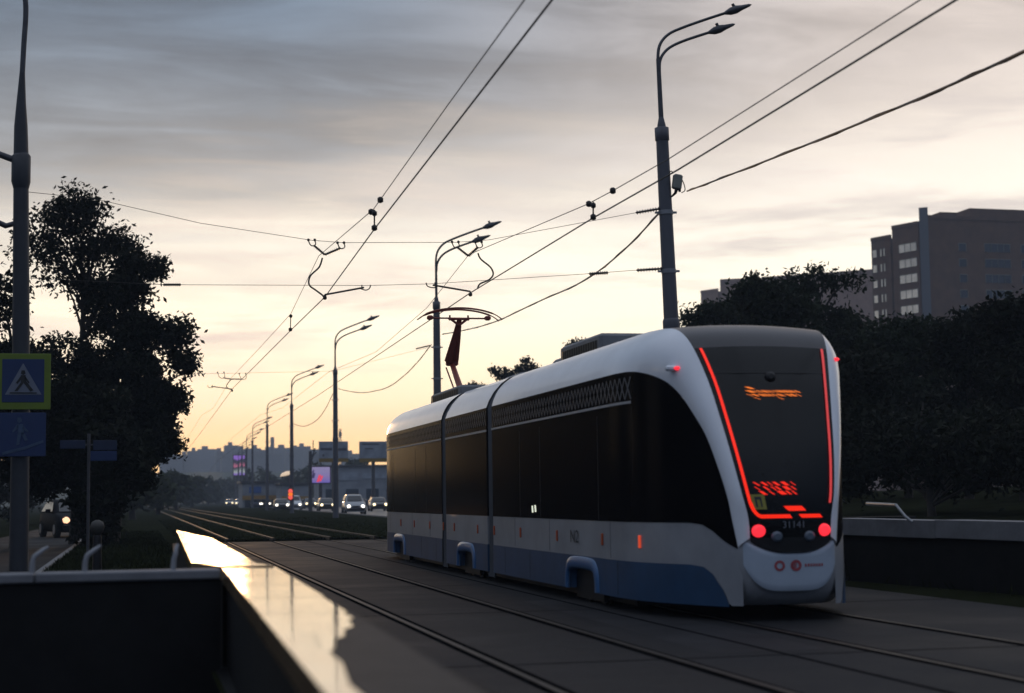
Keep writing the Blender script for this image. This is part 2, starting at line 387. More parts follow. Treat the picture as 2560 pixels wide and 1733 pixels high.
# end parapet across the head of the opening
end = thing('end_parapet', 'dark stone parapet closing the stairwell with a thin grey coping and handrail brackets', 'parapet')
m = MB()
for i in range(4):
    x1 = .70 - i*1.5; m.rbox((x1-.75, 14.25, ZC-.04), (1.49, .34, .08), .012)
m.build('coping', concrete, end)
m = MB(); m.box((-2.35, 14.26, (ZC-.08-3.2)/2), (6.1, .28, 3.2+ZC-.08)); m.build('wall', darkstone, end)
for px, ytop, lean in ((84, 1352, .16), (216, 1352, .16), (437, 1352, .05)):
    b = P(px-4, 1404, 14.25); b.z = ZC-.005
    m = MB(); m.tube([b, b+Vector((.005, 0, .09)), b+Vector((.02, 0, .14)), b+Vector((lean*.55, .02, .19)), b+Vector((lean*.8, .03, .215))], [.024, .022, .021, .018, .012], 10); m.build('handrail_bracket', galv, end)
# the long low plinth beyond the stair head, same shiny stone
pl = thing('stone_plinth', 'long low polished plinth running beyond the stair head towards the grass', 'plinth')
c0, c1, c2, c3 = G(478, 1406, ZC+.012), G(440, 1325, ZC+.012), G(528, 1344, ZC+.012), G(602, 1384, ZC+.012)
c4 = G(640, 1408, ZC+.012); c5 = at(14.42, .42, ZC+.012); c6 = at(14.42, -.02, ZC+.012)
top = [c0, c6, c5, c4, c3, c2, c1]
m = MB(); m.prism([p - Vector((0,0,.12)) for p in top], (0, 0, .12)); m.build('slab', granite, pl)
cen = sum(top, Vector())/len(top)
m = MB(); m.prism([Vector((cen.x+(p.x-cen.x)*.94, cen.y+(p.y-cen.y)*.99, -.05)) for p in top], (0, 0, ZC-.06)); m.build('base', darkstone, pl)
# floor and flight of the stairs, hardly seen
m = MB(); m.add([(HX0, HY0, -3.1), (HX1, HY0, -3.1), (HX1, HY1, -3.1), (HX0, HY1, -3.1)], [(0,1,2,3)])
m.box((HX0-.1, (HY0+HY1)/2, -1.55), (.2, HY1-HY0, 3.1)); m.box(((HX0+HX1)/2, HY0-.1, -1.6), (HX1-HX0, .2, 3.0)); struct(m.build('stairwell', darkstone))
m = MB()
for i in range(18): m.box((-2.3, HY1-1.0-i*.33, -.25-i*.16-.1), (5.4, .33, .2))
struct(m.build('stairs', darkstone))
# parapet on the tram's far side
pr = thing('pale_parapet', 'dark parapet with a wide pale concrete coping beyond the tram', 'parapet')
e0, e1 = G(2110, 1332, .76), G(2560, 1346, .76); b0, b1 = e0+(e0-e1)*.7, e1+(e1-e0)*.8; t = (b0-b1).normalized(); n2 = Vector((t.y, -t.x, 0))
def pt(s, off, z): p = b1 + t*s; return Vector((p.x, p.y, z)) + n2*off
Lb = (b0-b1).length
m = MB()
for i in range(4):
    s0, s1 = Lb*i/4+.005, Lb*(i+1)/4-.005
    m.prism([pt(s0, 0, .72), pt(s1, 0, .73), pt(s1, .46, .73), pt(s0, .46, .72)], (0, 0, .255))
m.build('coping', concrete, pr)
m = MB(); m.prism([pt(0, .05, -.1), pt(Lb, .05, -.1), pt(Lb, .40, -.1), pt(0, .40, -.1)], (0, 0, .82)); m.build('wall', darkstone, pr)
m = MB(); m.prism([pt(Lb-.4, .40, -.1), pt(Lb, .40, -.1), pt(Lb, 3.2, -.1), pt(Lb-.4, 3.2, -.1)], (0, 0, 1.05)); m.build('return_wall', darkstone, pr)
q = P(2266, 1287, 21.9); q2 = P(2240, 1263, 22.3); q3 = P(2168, 1259, 24.2)
q.x = 10.85; q.z = .975
m = MB(); m.tube([q - Vector((0,0,.01)), q+Vector((-.06, .1, .07)), q2], .022, 10); m.tube([q2, q3], .026, 10); m.build('handrail', galv, pr)
# gentle bank behind it
m = MB(); rows = []
for i in range(9):
    y = 12 + i*9; rows.append([Vector((15.0 + 0*i, y, .0)), Vector((17.0, y, .25)), Vector((22, y, .75)), Vector((30, y, 1.2)), Vector((60, y, 1.8)), Vector((90, y, 0))])
m.grid(rows, flip=True); struct(m.build('grass_bank', grass_ground))
# ------------------------------------------------------------------ the tram
TX, TY, TL = 7.055, 17.2, 23.4                  # track centre, tail end, overall length
tram = thing('tram', 'white and blue three-section tram with red light strips round its dark tail window', 'tram', (TX, TY, 0)); tram.scale = (1.05, 1, 1)
HWT = cr([(0,.41,0), (.1,.552,0), (.3,.714,0), (.7,.886,0), (1.2,1.076,0), (1.8,1.205,0), (2.4,1.247,0), (3.0,1.25,0)], 8)
HWY, HWX = [p.x for p in HWT], [p.y for p in HWT]
def hw(y): return float(np.interp(y, HWY, HWX))  # half width of the flank, rounded in plan towards the end
K = 1/1.05
EPT = [(.475*K,.0,.92), (.49*K,.0,1.15), (.545*K,.03,1.416), (.612*K,.15,1.84), (.674*K,.32,2.28), (.737*K,.50,2.69), (.818*K,.74,3.08), (.875*K,1.0,3.29), (.90*K,1.4,3.375), (.905*K,2.2,3.41)]
APT = [(0,.10,.82), (0,.139,1.096), (0,.179,1.374), (0,.258,1.677), (0,.394,2.025), (0,.559,2.271), (0,.849,2.599), (0,1.164,2.774), (0,1.671,2.88), (0,2.3,2.90)]
def rib_rows(yend, n=5, nb=9):
    E = cr(EPT, n) + [Vector((.905*K, 2.2+(yend-2.2)*k/6, 3.41)) for k in range(1, 7)]
    A = cr(APT, n) + [Vector((0, 2.3+(yend-2.3)*k/6, 2.90)) for k in range(1, 7)]
    A = [Vector((hw(a.y), a.y, a.z)) for a in A]
    rows = []; mE = len(E)
    for i, (e, a) in enumerate(zip(E, A)):
        t = (E[min(i+1, mE-1)]+A[min(i+1, mE-1)]-E[max(i-1, 0)]-A[max(i-1, 0)]).normalized()
        nv = (a-e).cross(t).normalized(); mid = (a+e)/2
        if nv.dot(mid - Vector((0, mid.y+1.5, 1.6))) < 0: nv = -nv
        bl = .03 + .055*min(1, max(0, (mid.z-1.6)/1.5))
        c = mid + nv*bl*2*.9
        rows.append([e*(1-q)**2 + c*2*q*(1-q) + a*q*q for q in (k/nb for k in range(nb+1))])
    return rows, E, A
def end_section(yend, flip, lit):
    F_ = (lambda y: TL-y) if flip else (lambda y: y)
    M_ = lambda p, s: Vector((p[0]*s, F_(p[1]), p[2]))
    rows, E, A = rib_rows(yend)
    # white roof shoulders and tail pillars
    for s in (-1, 1):
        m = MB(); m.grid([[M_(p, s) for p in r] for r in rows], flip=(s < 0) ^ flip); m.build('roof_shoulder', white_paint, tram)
    zA = [(a.y, a.z) for a in A]
    # flank: an upper dark glass band, a white waist and a blue skirt, each following its own outline
    def strip(name, mat, lo, hi, y0, y1, off, step=.12, nz=6, cut=None):
        ys = []; y = y0
        while y < y1-1e-6: ys.append(y); y += (.03 if y < 1 else step)
        ys.append(y1)
        for s in (-1, 1):
            m = MB(); rr = []
            for y in ys:
                a, b = lo(y), max(hi(y), lo(y)+.001)
                # outward offset follows the plan's normal
                dy = .01; dx = (hw(y+dy)-hw(max(y-dy, 0)))/(dy*2); nl = math.hypot(1, dx)
                rr.append([M_((hw(y)+off/nl, y-off*dx/nl, a+(b-a)*k/nz), s) for k in range(nz+1)])
            m.grid(rr, flip=(s > 0) ^ flip); o = m.build(name, mat, tram)
        return o
    sill = lambda y: lerp_pts([(.10,.80), (.2,.875), (.35,1.0), (.5,1.07), (.7,1.09)], y)
    strip('side_glass', glass, sill, lambda y: lerp_pts(zA, y)-.006, .102, yend, .004)
    strip('waist_panel', shaded_white, lambda y: lerp_pts([(.18,.18), (.23,.34), (.36,.52), (.49,.60), (.7,.62)], y), lambda y: sill(y)+.01, .07, yend, 0.0)
    wc = 3.97
    def sk(y): return .17
    for (ya, yb) in ((.18, wc-.62), (wc+.62, yend)):
        strip('skirt', blue_paint, sk, lambda y: lerp_pts([(.18,.175), (.23,.34), (.36,.52), (.49,.60), (.7,.62)], y), ya, yb, .006, nz=3)
    strip('skirt_top', blue_paint, lambda y: .46, lambda y: .62, wc-.62, wc+.62, .006, nz=2)
    for s in (-1, 1):
        m = MB(); path = [(wc-.80,.18), (wc-.78,.36), (wc-.70,.49), (wc-.52,.55), (wc, .565), (wc+.52,.55), (wc+.70,.49), (wc+.78,.36), (wc+.80,.18)]
        path = cr([Vector((0, y, z)) for y, z in path], 4)
        rows_ = []
        for i, p in enumerate(path):
            t = (path[min(i+1, len(path)-1)]-path[max(i-1, 0)]).normalized(); up = Vector((0, -t.z, t.y))
            if up.dot(p-Vector((0, wc, .1))) < 0: up = -up
            rows_.append([M_((1.25+ox, (p+up*k).y, (p+up*k).z), s) for ox, k in ((.004,.05), (.020,.035), (.034,-.02), (.034,-.085), (.012,-.115), (-.1,-.12))])
        m.grid(rows_); m.build('wheel_arch', blue_light, tram)
        m = MB(); m.box(M_((1.12, wc, .28), s), (.06, 1.36, .46)); 
        m.build('bogie_frame', blackp, tram)
        for yy in (wc-.36, wc+.36):
            w = MB(); c = M_((1.0, yy, .27), s); w.tube([c, c+Vector((.07*s, 0, 0))], .27, 22); w.build('wheel', blackp, tram)
        # the pierced grey pattern above the windows and its pale lower edge
        y0 = 1.75; m = MB(); T = .17; z0, z1 = 2.56, 2.83
        y = y0
        while y < yend-T:
            for (ya, yb, za, zb) in ((y, y+T, z0, z1), (y+T, y, z0, z1)):
                m.add([M_((hw(a_)+.009, a_, b_), s) for a_, b_ in ((ya, za), (ya+.032, za), (yb+.032, zb), (yb, zb))], [(0,1,2,3)])
            y += T
        m.build('frieze_pattern', frieze, tram)
        m = MB(); m.grid([[M_((hw(q_)+o_, q_, z_), s) for o_, z_ in ((.0, 2.505), (.016, 2.507), (.016, 2.538), (.0, 2.54))] for q_ in [y0+(yend-y0)*k/24 for k in range(25)]], smooth=False); m.build('frieze_trim', trim, tram)
        for ys_ in ((1.62, 2.95, 5.25, 7.5, 9.4) if not flip else (4.2, 6.0, 7.9, 9.4)):
            m = MB(); m.rbox(M_((hw(ys_)+.008, ys_, .86), s), (.02, .06, .15), .006)
            o = m.build('side_reflector', mk('amber_lit', (.4,.06,.02), .3, emit=(1.0,.10,.04), estr=.5) if (lit and ys_ < 2) else amber, tram)
        for ys_ in (2.6, 5.7, 7.9):
            m = MB(); m.box(M_((1.2505, ys_, .86), s), (.003, .010, .44)); m.build('panel_seam', seam_mat, tram)
        for ys_ in (2.3, 6.9, 8.6):
            m = MB(); m.box(M_((1.2565, ys_, .40), s), (.003, .008, .40)); m.build('panel_seam', seam_mat, tram)
        for ys_ in (3.1, 6.2, 7.5):
            m = MB(); m.box(M_((1.2545, ys_, 1.76), s), (.003, .014, 1.32)); m.build('door_seam', seam_mat, tram)
    # centre roof and the end window between the pillars
    def face(i0, i1, name, mat, bulge, nu=14, off=0.0, parent=tram, us=(-1, 1)):
        m = MB(); rr = []
        for e in E[i0:i1+1]:
            row = []
            for k in range(nu+1):
                u = us[0]+(us[1]-us[0])*k/nu; w = 1-u*u; sl_ = min(1, max(0, (e.z-2.7)/.7))
                row.append(M_((e.x*u, e.y - (bulge*w + off)*(1-sl_), e.z + (.05*w + off)*sl_), 1))
            rr.append(row)
        m.grid(rr, flip=flip); return m.build(name, mat, parent)
    n = 5
    iv = 30
    face(0, iv, 'end_window', screen, .09); face(iv, 40, 'roof_visor', visor, .09); face(40, len(E)-1, 'roof', shaded_white, .09)
    def fp(h, y, z, off=.012):                   # a point of the end window, h = fraction of half width
        for i in range(len(E)-1):
            if E[i].z <= z <= E[i+1].z or i == len(E)-2:
                q = (z-E[i].z)/max(1e-6, E[i+1].z-E[i].z); e = E[i].lerp(E[i+1], q); break
        if z < E[0].z: e = E[0]
        w = 1-h*h; return M_((e.x*h, e.y - .09*w - off, z), 1)
    # black mask under the window, rounded below
    m = MB(); rr = []
    for k in range(9):
        t = k/8; row = []
        for j in range(21):
            u = -1+j/10; zl = .755 + .13*abs(u)**3; z = .925*(1-t) + zl*t
            zz = min(z, .925); row.append(M_((.4525*u, .0 - .09*(1-u*u) - .004, zz), 1))
        rr.append(row)
    m.grid(rr, flip=not flip); m.build('lamp_mask', blackp, tram)
    # bumper: plan outline stacked from the sill down
    pts = [Vector((hw(y), y, 0)) for y in (2.4,2.0,1.6,1.25,.95,.7,.5,.35,.24,.16,.10)] + [Vector((.515,.055,0)), Vector((.46,.008,0)), Vector((.36,-.028,0)), Vector((.22,-.054,0)), Vector((0,-.068,0))]
    def outline(z, tuck):
        o = []
        for s in (1, -1):
            L_ = []
            for p in pts: L_.append(M_((max(0, p.x - tuck*.6*(p.x/1.25)), p.y + tuck*(1-p.y/2.0), z), s))
            o.append(L_)
        return o[1] + o[0][::-1][1:]
    m = MB(); m.grid([outline(z, tk) for z, tk in ((.99,.03), (.95,.012), (.8,0), (.6,0), (.46,.015), (.34,.05), (.24,.12), (.18,.22))], flip=not flip)
    m.build('end_shell', shaded_white, tram)
    m = MB(); rr = []
    for k in range(13):
        row = []
        for j in range(25):
            u = -1+j/12; zt = .765+.14*abs(u)**3; zb = .34 + .28*abs(u)**4.5
            z = zt + (zb-zt)*k/12; uu = u*.515; yb = lerp_pts([(0,-.068), (.22,-.054), (.36,-.028), (.46,.008), (.515,.055)], abs(uu))
            tk = .0 if z > .45 else .015*((.45-z)/.2)**1.5
            row.append(M_((uu, yb-.016+tk+(.012 if k in (0, 12) or j in (0, 24) else 0), z), 1))
        rr.append(row)
    m.grid(rr, flip=not flip); m.build('bumper', mk('tram_bumper_white', (.36,.42,.50), .32, var=.08, scale=2), tram)
    # light strips
    edge = [e for e in E if 1.29 < e.z < 3.10]
    for s in (-1, 1):
        m = MB(); rr = []
        for e in edge:
            f0, f1 = .93, .93 - .031/e.x
            rr.append([fp(f0*s, 0, e.z, .016), fp(f1*s, 0, e.z, .016)])
        m.grid(rr, smooth=False, flip=(s > 0) ^ flip); m.build('light_strip', led_red if s < 0 else led_pink, tram)
    if flip: return E, fp
    m = MB(); rr = []                            # the strip's foot curves inward along the window's bottom edge
    for k in range(24):
        t = k/23; 
        if t < .4:
            q = t/.4*math.pi/2; cx_, cz_ = -.93+.22, 1.31
            rr.append([fp(cx_-.22*math.cos(q), 0, cz_-.173*math.sin(q), .017), fp(cx_-.145*math.cos(q), 0, cz_-.133*math.sin(q), .017)])
        else:
            u = -.71+(t-.4)/.6*.68; rr.append([fp(u, 0, 1.137, .017), fp(u+(.0 if k < 23 else -.06), 0, 1.177, .017)])
    m.grid(rr, smooth=False, flip=True); m.build('light_strip', led_red, tram)
    def para(name, u0, u1, z0, z1, sk_, mat, off=.017):
        m = MB(); m.grid([[fp(u0+(u1-u0)*k/6+(sk_ if zz == z0 else 0), 0, zz, off) for k in range(7)] for zz in (z0, z1)], smooth=False); return m.build(name, mat, tram)
    para('light_strip', .12, .66, 1.137, 1.177, .08, led_red); para('brake_lamp', -.22, .20, 1.215, 1.268, .11, led_red)
    for u in (-.80, .80):
        c = fp(u, 0, 1.0, .0); m = MB(); m.tube([c+Vector((0,.02,0)), c+Vector((0,-.022,0)), c+Vector((0,-.034,0))], [.073,.067,.045], 24); m.build('tail_lamp', lamp_red, tram)
    for u in (-.40, .40):
        c = fp(u, 0, .935, .0); m = MB(); m.tube([c+Vector((0,.02,0)), c+Vector((0,-.018,0)), c+Vector((0,-.03,0))], [.062,.058,.035], 24); m.build('fog_lamp', lamp_grey, tram)
    # destination display: dashes of orange, then of red
    def dashes(name, rows_, mat, du, dz, skew):
        m = MB()
        for z, us in rows_:
            for (u0, u1) in us:
                m.add([fp(u0, 0, z+dz/2, .017), fp(u1, 0, z+dz/2, .017), fp(u1+skew, 0, z-dz/2, .017), fp(u0+skew, 0, z-dz/2, .017)], [(3,2,1,0)])
        return m.build(name, mat, tram)
    H = lambda px: (px-1820)/7.747             # zoomed columns of the destination field, in photo pixels
    uc = lambda px: (px-1930)/118.0
    zc = 2.545
    row1 = [(405,470)]; row2 = [(400,480),(520,540),(565,590),(625,670),(690,712),(735,757),(800,822),(850,880),(895,930),(950,985),(1000,1030),(1045,1075),(1090,1110),(1140,1175)]
    row3 = [(400,420),(470,520),(570,610),(625,650),(665,695),(720,745),(780,805),(850,890),(905,925),(990,1030),(1060,1110),(1160,1180)]; row4 = [(500,520),(865,885)]
    conv = lambda L_: [(uc(1820+a/7.747), uc(1820+b/7.747)) for a, b in L_]
    dashes('route_display', [(2.600, conv(row1)), (2.558, conv(row2)), (2.516, conv(row3)), (2.478, conv(row4))], led_orange, 0, .026, .10)
    c2 = lambda L_: [(((1820+a/5.243)-1968)/112.0, ((1820+b/5.243)-1968)/112.0) for a, b in L_]
    dashes('number_display', [(1.515, c2([(330,355),(415,450),(490,505),(550,590),(645,700),(765,780)])), (1.465, c2([(335,350),(430,460),(520,540),(570,600),(660,720),(765,785)])), (1.415, c2([(375,420),(490,510),(585,660),(690,720),(765,790)]))], led_red, 0, .040, .10)
    m = MB(); m.grid([[fp(u, 0, z, .012) for u in (-.86, -.72, -.58)] for z in (1.235, 1.40)], smooth=False); st = m.build('yellow_sticker', yellow_st, tram)
    m = MB()
    for u0, u1, z0, z1 in ((-.79,-.755,1.26,1.375), (-.69,-.655,1.26,1.375), (-.755,-.69,1.345,1.375)):
        m.add([fp(u0, 0, z0, .015), fp(u1, 0, z0, .015), fp(u1, 0, z1, .015), fp(u0, 0, z1, .015)], [(0,1,2,3)])
    m.build('sticker_sign', mark_dark, st)
    c = fp(-.02, 0, 2.73, .004); m = MB(); m.tube([c, c+Vector((0,-.02,.006)), c+Vector((0,-.035,.01))], [.062,.058,.03], 20); m.build('rear_camera', blackp, tram)
    m = MB(); m.grid([[fp(u, 0, z, .006) for u in (-.97, -.5, 0, .5, .97)] for z in (2.775, 2.79)]); m.build('window_seam', blackp, tram)
    for s in (-1, 1):                            # marker lamps high on the pillars
        r = rows[31]; p = r[5] if s < 0 else r[3]; p = M_((p.x, p.y-.02, p.z-.02), s)
        m = MB(); m.rbox(p, (.08, .06, .042), .018); o = m.build('marker_lamp', lamp_red, tram)
        m = MB(); m.rbox(p+Vector((-.06*1, .05, 0)), (.12, .10, .065), .02); m.build('lamp_housing', white_paint, o)
    # lettering: number under the strip, emblems on the bumper, mark on the flank
    def letters(txt, size, org, ax, az, mat, name):
        v, f = text_poly(txt, size); m = MB(); m.add([org + ax*p[0] + az*p[1] for p in v], f); return m.build(name, mat, tram)
    letters('31141', .105, fp(0, 0, 1.03, .02), Vector((1,0,0)), Vector((.0,0,1)), mark_white, 'fleet_number')
    letters('N2', .24, Vector((-1.262, 4.3, .79)), Vector((0,-1.5,0)), Vector((0,0,1)), mark_dark, 'flank_mark')
    fb = lambda u, z: M_((u, lerp_pts([(0,-.068), (.22,-.054), (.36,-.028), (.48,.008)], abs(u))-.021, z), 1)
    m = MB()
    for (cx_, r0, r1, n_) in ((-.16, .032, .058, 20), (.02, .03, .062, 24)):
        a = [fb(cx_+r1*math.cos(q), .617+r1*math.sin(q)) for q in [6.283*k/n_ for k in range(n_)]]; b = [fb(cx_+r0*math.cos(q), .617+r0*math.sin(q)) for q in [6.283*k/n_ for k in range(n_)]]
        m.add(a+b, [(k, (k+1) % n_, n_+(k+1) % n_, n_+k) for k in range(n_)])
    for k in range(3):
        u = -.012+k*.016; m.add([fb(u-.005, .592), fb(u+.005, .592), fb(u+.005, .642), fb(u-.005, .642)], [(0,1,2,3)])
    for k in range(7):
        u = .12+k*.032; m.add([fb(u, .602), fb(u+.02, .602), fb(u+.02, .634), fb(u, .634)], [(0,1,2,3)])
    m.build('emblem', mark_red, tram)
    return E, fp
end_section(9.5, False, True)
end_section(9.25, True, False)
# middle section and bellows
def sect(off):
    q = [(1.25,.10), (1.25,1.0), (1.25,2.0), (1.25,2.9), (1.205,3.02), (1.12,3.17), (1.0,3.31), (.87,3.41), (.45,3.455), (0,3.47)]
    q = [Vector((x-off if x > 0 else 0, 0, z-off)) for x, z in q]
    return q
def loft(name, mat, y0, y1, off, i0=0, i1=None, ribs=0):
    q = sect(off); q = q[i0:(i1 or len(q))]; q = q + [Vector((-p.x, 0, p.z)) for p in q[::-1]][1 if q[-1].x == 0 else 0:]
    n = max(2, ribs*2+1); rows = []
    for k in range(n):
        y = y0+(y1-y0)*k/(n-1); s = 1 - (.025 if (ribs and k % 2) else 0)
        rows.append([Vector((p.x*s, y, p.z*s if p.z > 1 else p.z)) for p in q])
    m = MB(); m.grid(rows, flip=True); return m.build(name, mat, tram)
MS0, MS1 = 9.95, 13.72
for s in (-1, 1):
    m = MB(); m.box((s*1.235, (MS0+MS1)/2, 1.995), (.036, MS1-MS0, 1.81)); m.build('side_glass', glass, tram)
    m = MB(); m.box((s*1.233, (MS0+MS1)/2, .855), (.036, MS1-MS0, .47)); m.build('waist_panel', shaded_white, tram)
    wc = 11.79
    m = MB()
    for a, b, z0 in ((MS0, wc-.62, .17), (wc-.62, wc+.62, .46), (wc+.62, MS1, .17)): m.box((s*1.237, (a+b)/2, (z0+.62)/2), (.04, b-a, .62-z0))
    m.build('skirt', blue_paint, tram)
    path = cr([Vector((0, y, z)) for y, z in [(wc-.80,.18), (wc-.78,.36), (wc-.70,.49), (wc-.52,.55), (wc,.565), (wc+.52,.55), (wc+.70,.49), (wc+.78,.36), (wc+.80,.18)]], 4); rows_ = []
    for i, p in enumerate(path):
        t = (path[min(i+1, len(path)-1)]-path[max(i-1, 0)]).normalized(); up = Vector((0, -t.z, t.y))
        if up.dot(p-Vector((0, wc, .1))) < 0: up = -up
        rows_.append([Vector(((1.255+ox)*s, (p+up*k).y, (p+up*k).z)) for ox, k in ((.004,.05), (.020,.035), (.034,-.02), (.034,-.085), (.012,-.115), (-.1,-.12))])
    m = MB(); m.grid(rows_); m.build('wheel_arch', blue_light, tram)
    m = MB(); m.box((s*1.12, wc, .28), (.06, 1.36, .46)); m.build('bogie_frame', blackp, tram)
    for yy in (wc-.36, wc+.36):
        w = MB(); w.tube([(s*1.0, yy, .27), (s*1.07, yy, .27)], .27, 22); w.build('wheel', blackp, tram)
    m = MB(); y = MS0; T = .17
    while y < MS1-T:
        for (ya, yb) in ((y, y+T), (y+T, y)): m.add([(s*1.258, ya, 2.6), (s*1.258, ya+.032, 2.6), (s*1.258, yb+.032, 2.85), (s*1.258, yb, 2.85)], [(0,1,2,3)])
        y += T
    m.build('frieze_pattern', frieze, tram)
    m = MB(); m.box((s*1.252, (MS0+MS1)/2, 2.515), (.02, MS1-MS0, .035)); m.build('frieze_trim', trim, tram)
    for ys_ in (10.75, 12.9):
        m = MB(); m.rbox((s*1.258, ys_, .86), (.02, .06, .15), .006); m.build('side_reflector', amber, tram)
loft('roof_shoulder', white_paint, MS0, MS1, 0, 3)
loft('bellows', rubber, 9.47, 9.98, .012, 0, None, 5); loft('bellows', rubber, 13.69, 14.18, .012, 0, None, 5)
m = MB(); m.box((0, TL/2, .53), (2.1, TL-4.4, .92)); m.build('underframe', blackp, tram)
m = MB(); m.box((0, TL/2, 3.2), (1.7, TL-5, .2)); m.build('ceiling', blackp, tram)
# faint lit fittings deep in the saloon, seen through the flank
m = MB(); m.add([(-1.2575, 6.720, 1.17), (-1.2575, 6.630, 1.17), (-1.2575, 6.655, 1.27), (-1.2575, 6.745, 1.27)], [(0,1,2,3)])
m.build('window_lamp', mk('pale_lamp', (.6,.6,.5), .5, emit=(.85,.9,.7), estr=.9), tram)
m = MB(); m.add([(-1.2575, 6.540, 1.18), (-1.2575, 6.450, 1.18), (-1.2575, 6.475, 1.28), (-1.2575, 6.565, 1.28)], [(0,1,2,3)])
m.build('window_lamp', bpy.data.materials['pale_lamp'], tram)
# roof gear
def unit(name, x, y, z, sx, sy, sz, vents=0):
    m = MB(); m.rbox((x, y, z+sz/2), (sx, sy, sz), .04); o = m.build(name, roofgrey, tram)
    if vents:
        m = MB(); n_ = vents*6; m.grid([[Vector((x-sx/2-.004-.012*(k % 2), y-sy*.44+sy*.88*k/n_, z+sz*q)) for q in (.28, .74)] for k in range(n_+1)], smooth=False); m.build('vent_grille', blackp, o)
    return o
unit('air_conditioner', .12, 6.9, 3.40, 1.2, 2.3, .36, 5); unit('roof_box', .1, 8.8, 3.42, .9, .6, .22); unit('roof_box', .1, 12.1, 3.42, .9, 1.4, .20, 3)
unit('roof_box', .1, 14.9, 3.42, .9, .8, .18); unit('converter_box', -.05, 17.3, 3.42, 1.15, 3.4, .26, 4); unit('roof_box', .1, 20.6, 3.42, 1.0, 1.2, .16)
for yy in (2.6, 3.2, 3.8, 4.5, 5.2):
    m = MB(); m.rbox((-1.115, yy, 3.15), (.05, .10, .05), .012, Matrix.Rotation(R(-52), 3, 'Y')); m.build('lifting_eye', roofgrey, tram)
# pantograph
py_ = 19.6
pa = MB(); pa.tube([(.0, py_-1.0, 3.62), (.05, py_+.55, 4.62)], [.075, .06], 10); pan = pa.build('pantograph', panto_red, tram); pan.scale = (1, 1, .86); pan.location.z = .504
m = MB(); m.tube([(-.12, py_-.95, 3.60), (-.10, py_+.45, 4.5)], .018, 8); m.build('lower_rod', panto_red, pan)
m = MB(); m.rbox((.05, py_+.55, 4.66), (.26, .2, .2), .03); m.build('knuckle', panto_red, pan)
m = MB(); m.tube([(-.02, py_+.5, 4.70), (.0, py_-.1, 5.25), (.02, py_-.45, 5.66)], [.11, .07, .04], 10); m.tube([(.12, py_+.5, 4.70), (.08, py_-.1, 5.25), (.06, py_-.45, 5.66)], [.07, .05, .03], 10); m.build('upper_arm', panto_red, pan)
m = MB(); m.tube([(-.62, py_-.45, 5.72), (.68, py_-.45, 5.72)], .022, 8); m.rbox((.03, py_-.45, 5.70), (.46, .07, .06), .015)
for x in (-.60, .66): m.rbox((x, py_-.45, 5.73), (.13, .14, .12), .03)
for x in (-.17, .23): m.tube([(x, py_-.45, 5.66), (x, py_-.45, 5.80)], .02, 8)
m.tube([(-.15, py_-.45, 5.70), (.0, py_-.45, 5.56), (.03, py_-.45, 5.55)], .03, 8); m.tube([(.21, py_-.45, 5.70), (.06, py_-.45, 5.56), (.03, py_-.45, 5.55)], .03, 8)
m.build('cross_bar', panto_red, pan)
for dy in (-.22, .12):
    m = MB(); m.tube(cr([(-.86, py_-.45+dy, 5.68), (-.70, py_-.45+dy, 5.81), (-.38, py_-.45+dy, 5.92), (.03, py_-.45+dy, 5.965), (.44, py_-.45+dy, 5.92), (.76, py_-.45+dy, 5.81), (.94, py_-.45+dy, 5.67)], 5), [.014]*5+[.024]*20+[.014]*6, 8); m.build('collector_bow', panto_red, pan)
m = MB()
for x in (-.45, .45):
    for yy in (py_-1.1, py_+.1): m.tube([(x, yy, 3.42), (x, yy, 3.60)], [.07, .05], 10)
m.box((0, py_-.5, 3.60), (1.1, .07, .05)); m.box((-.45, py_-.5, 3.60), (.06, 1.4, .05)); m.box((.45, py_-.5, 3.60), (.06, 1.4, .05)); m.build('pantograph_base', panto_red, pan)
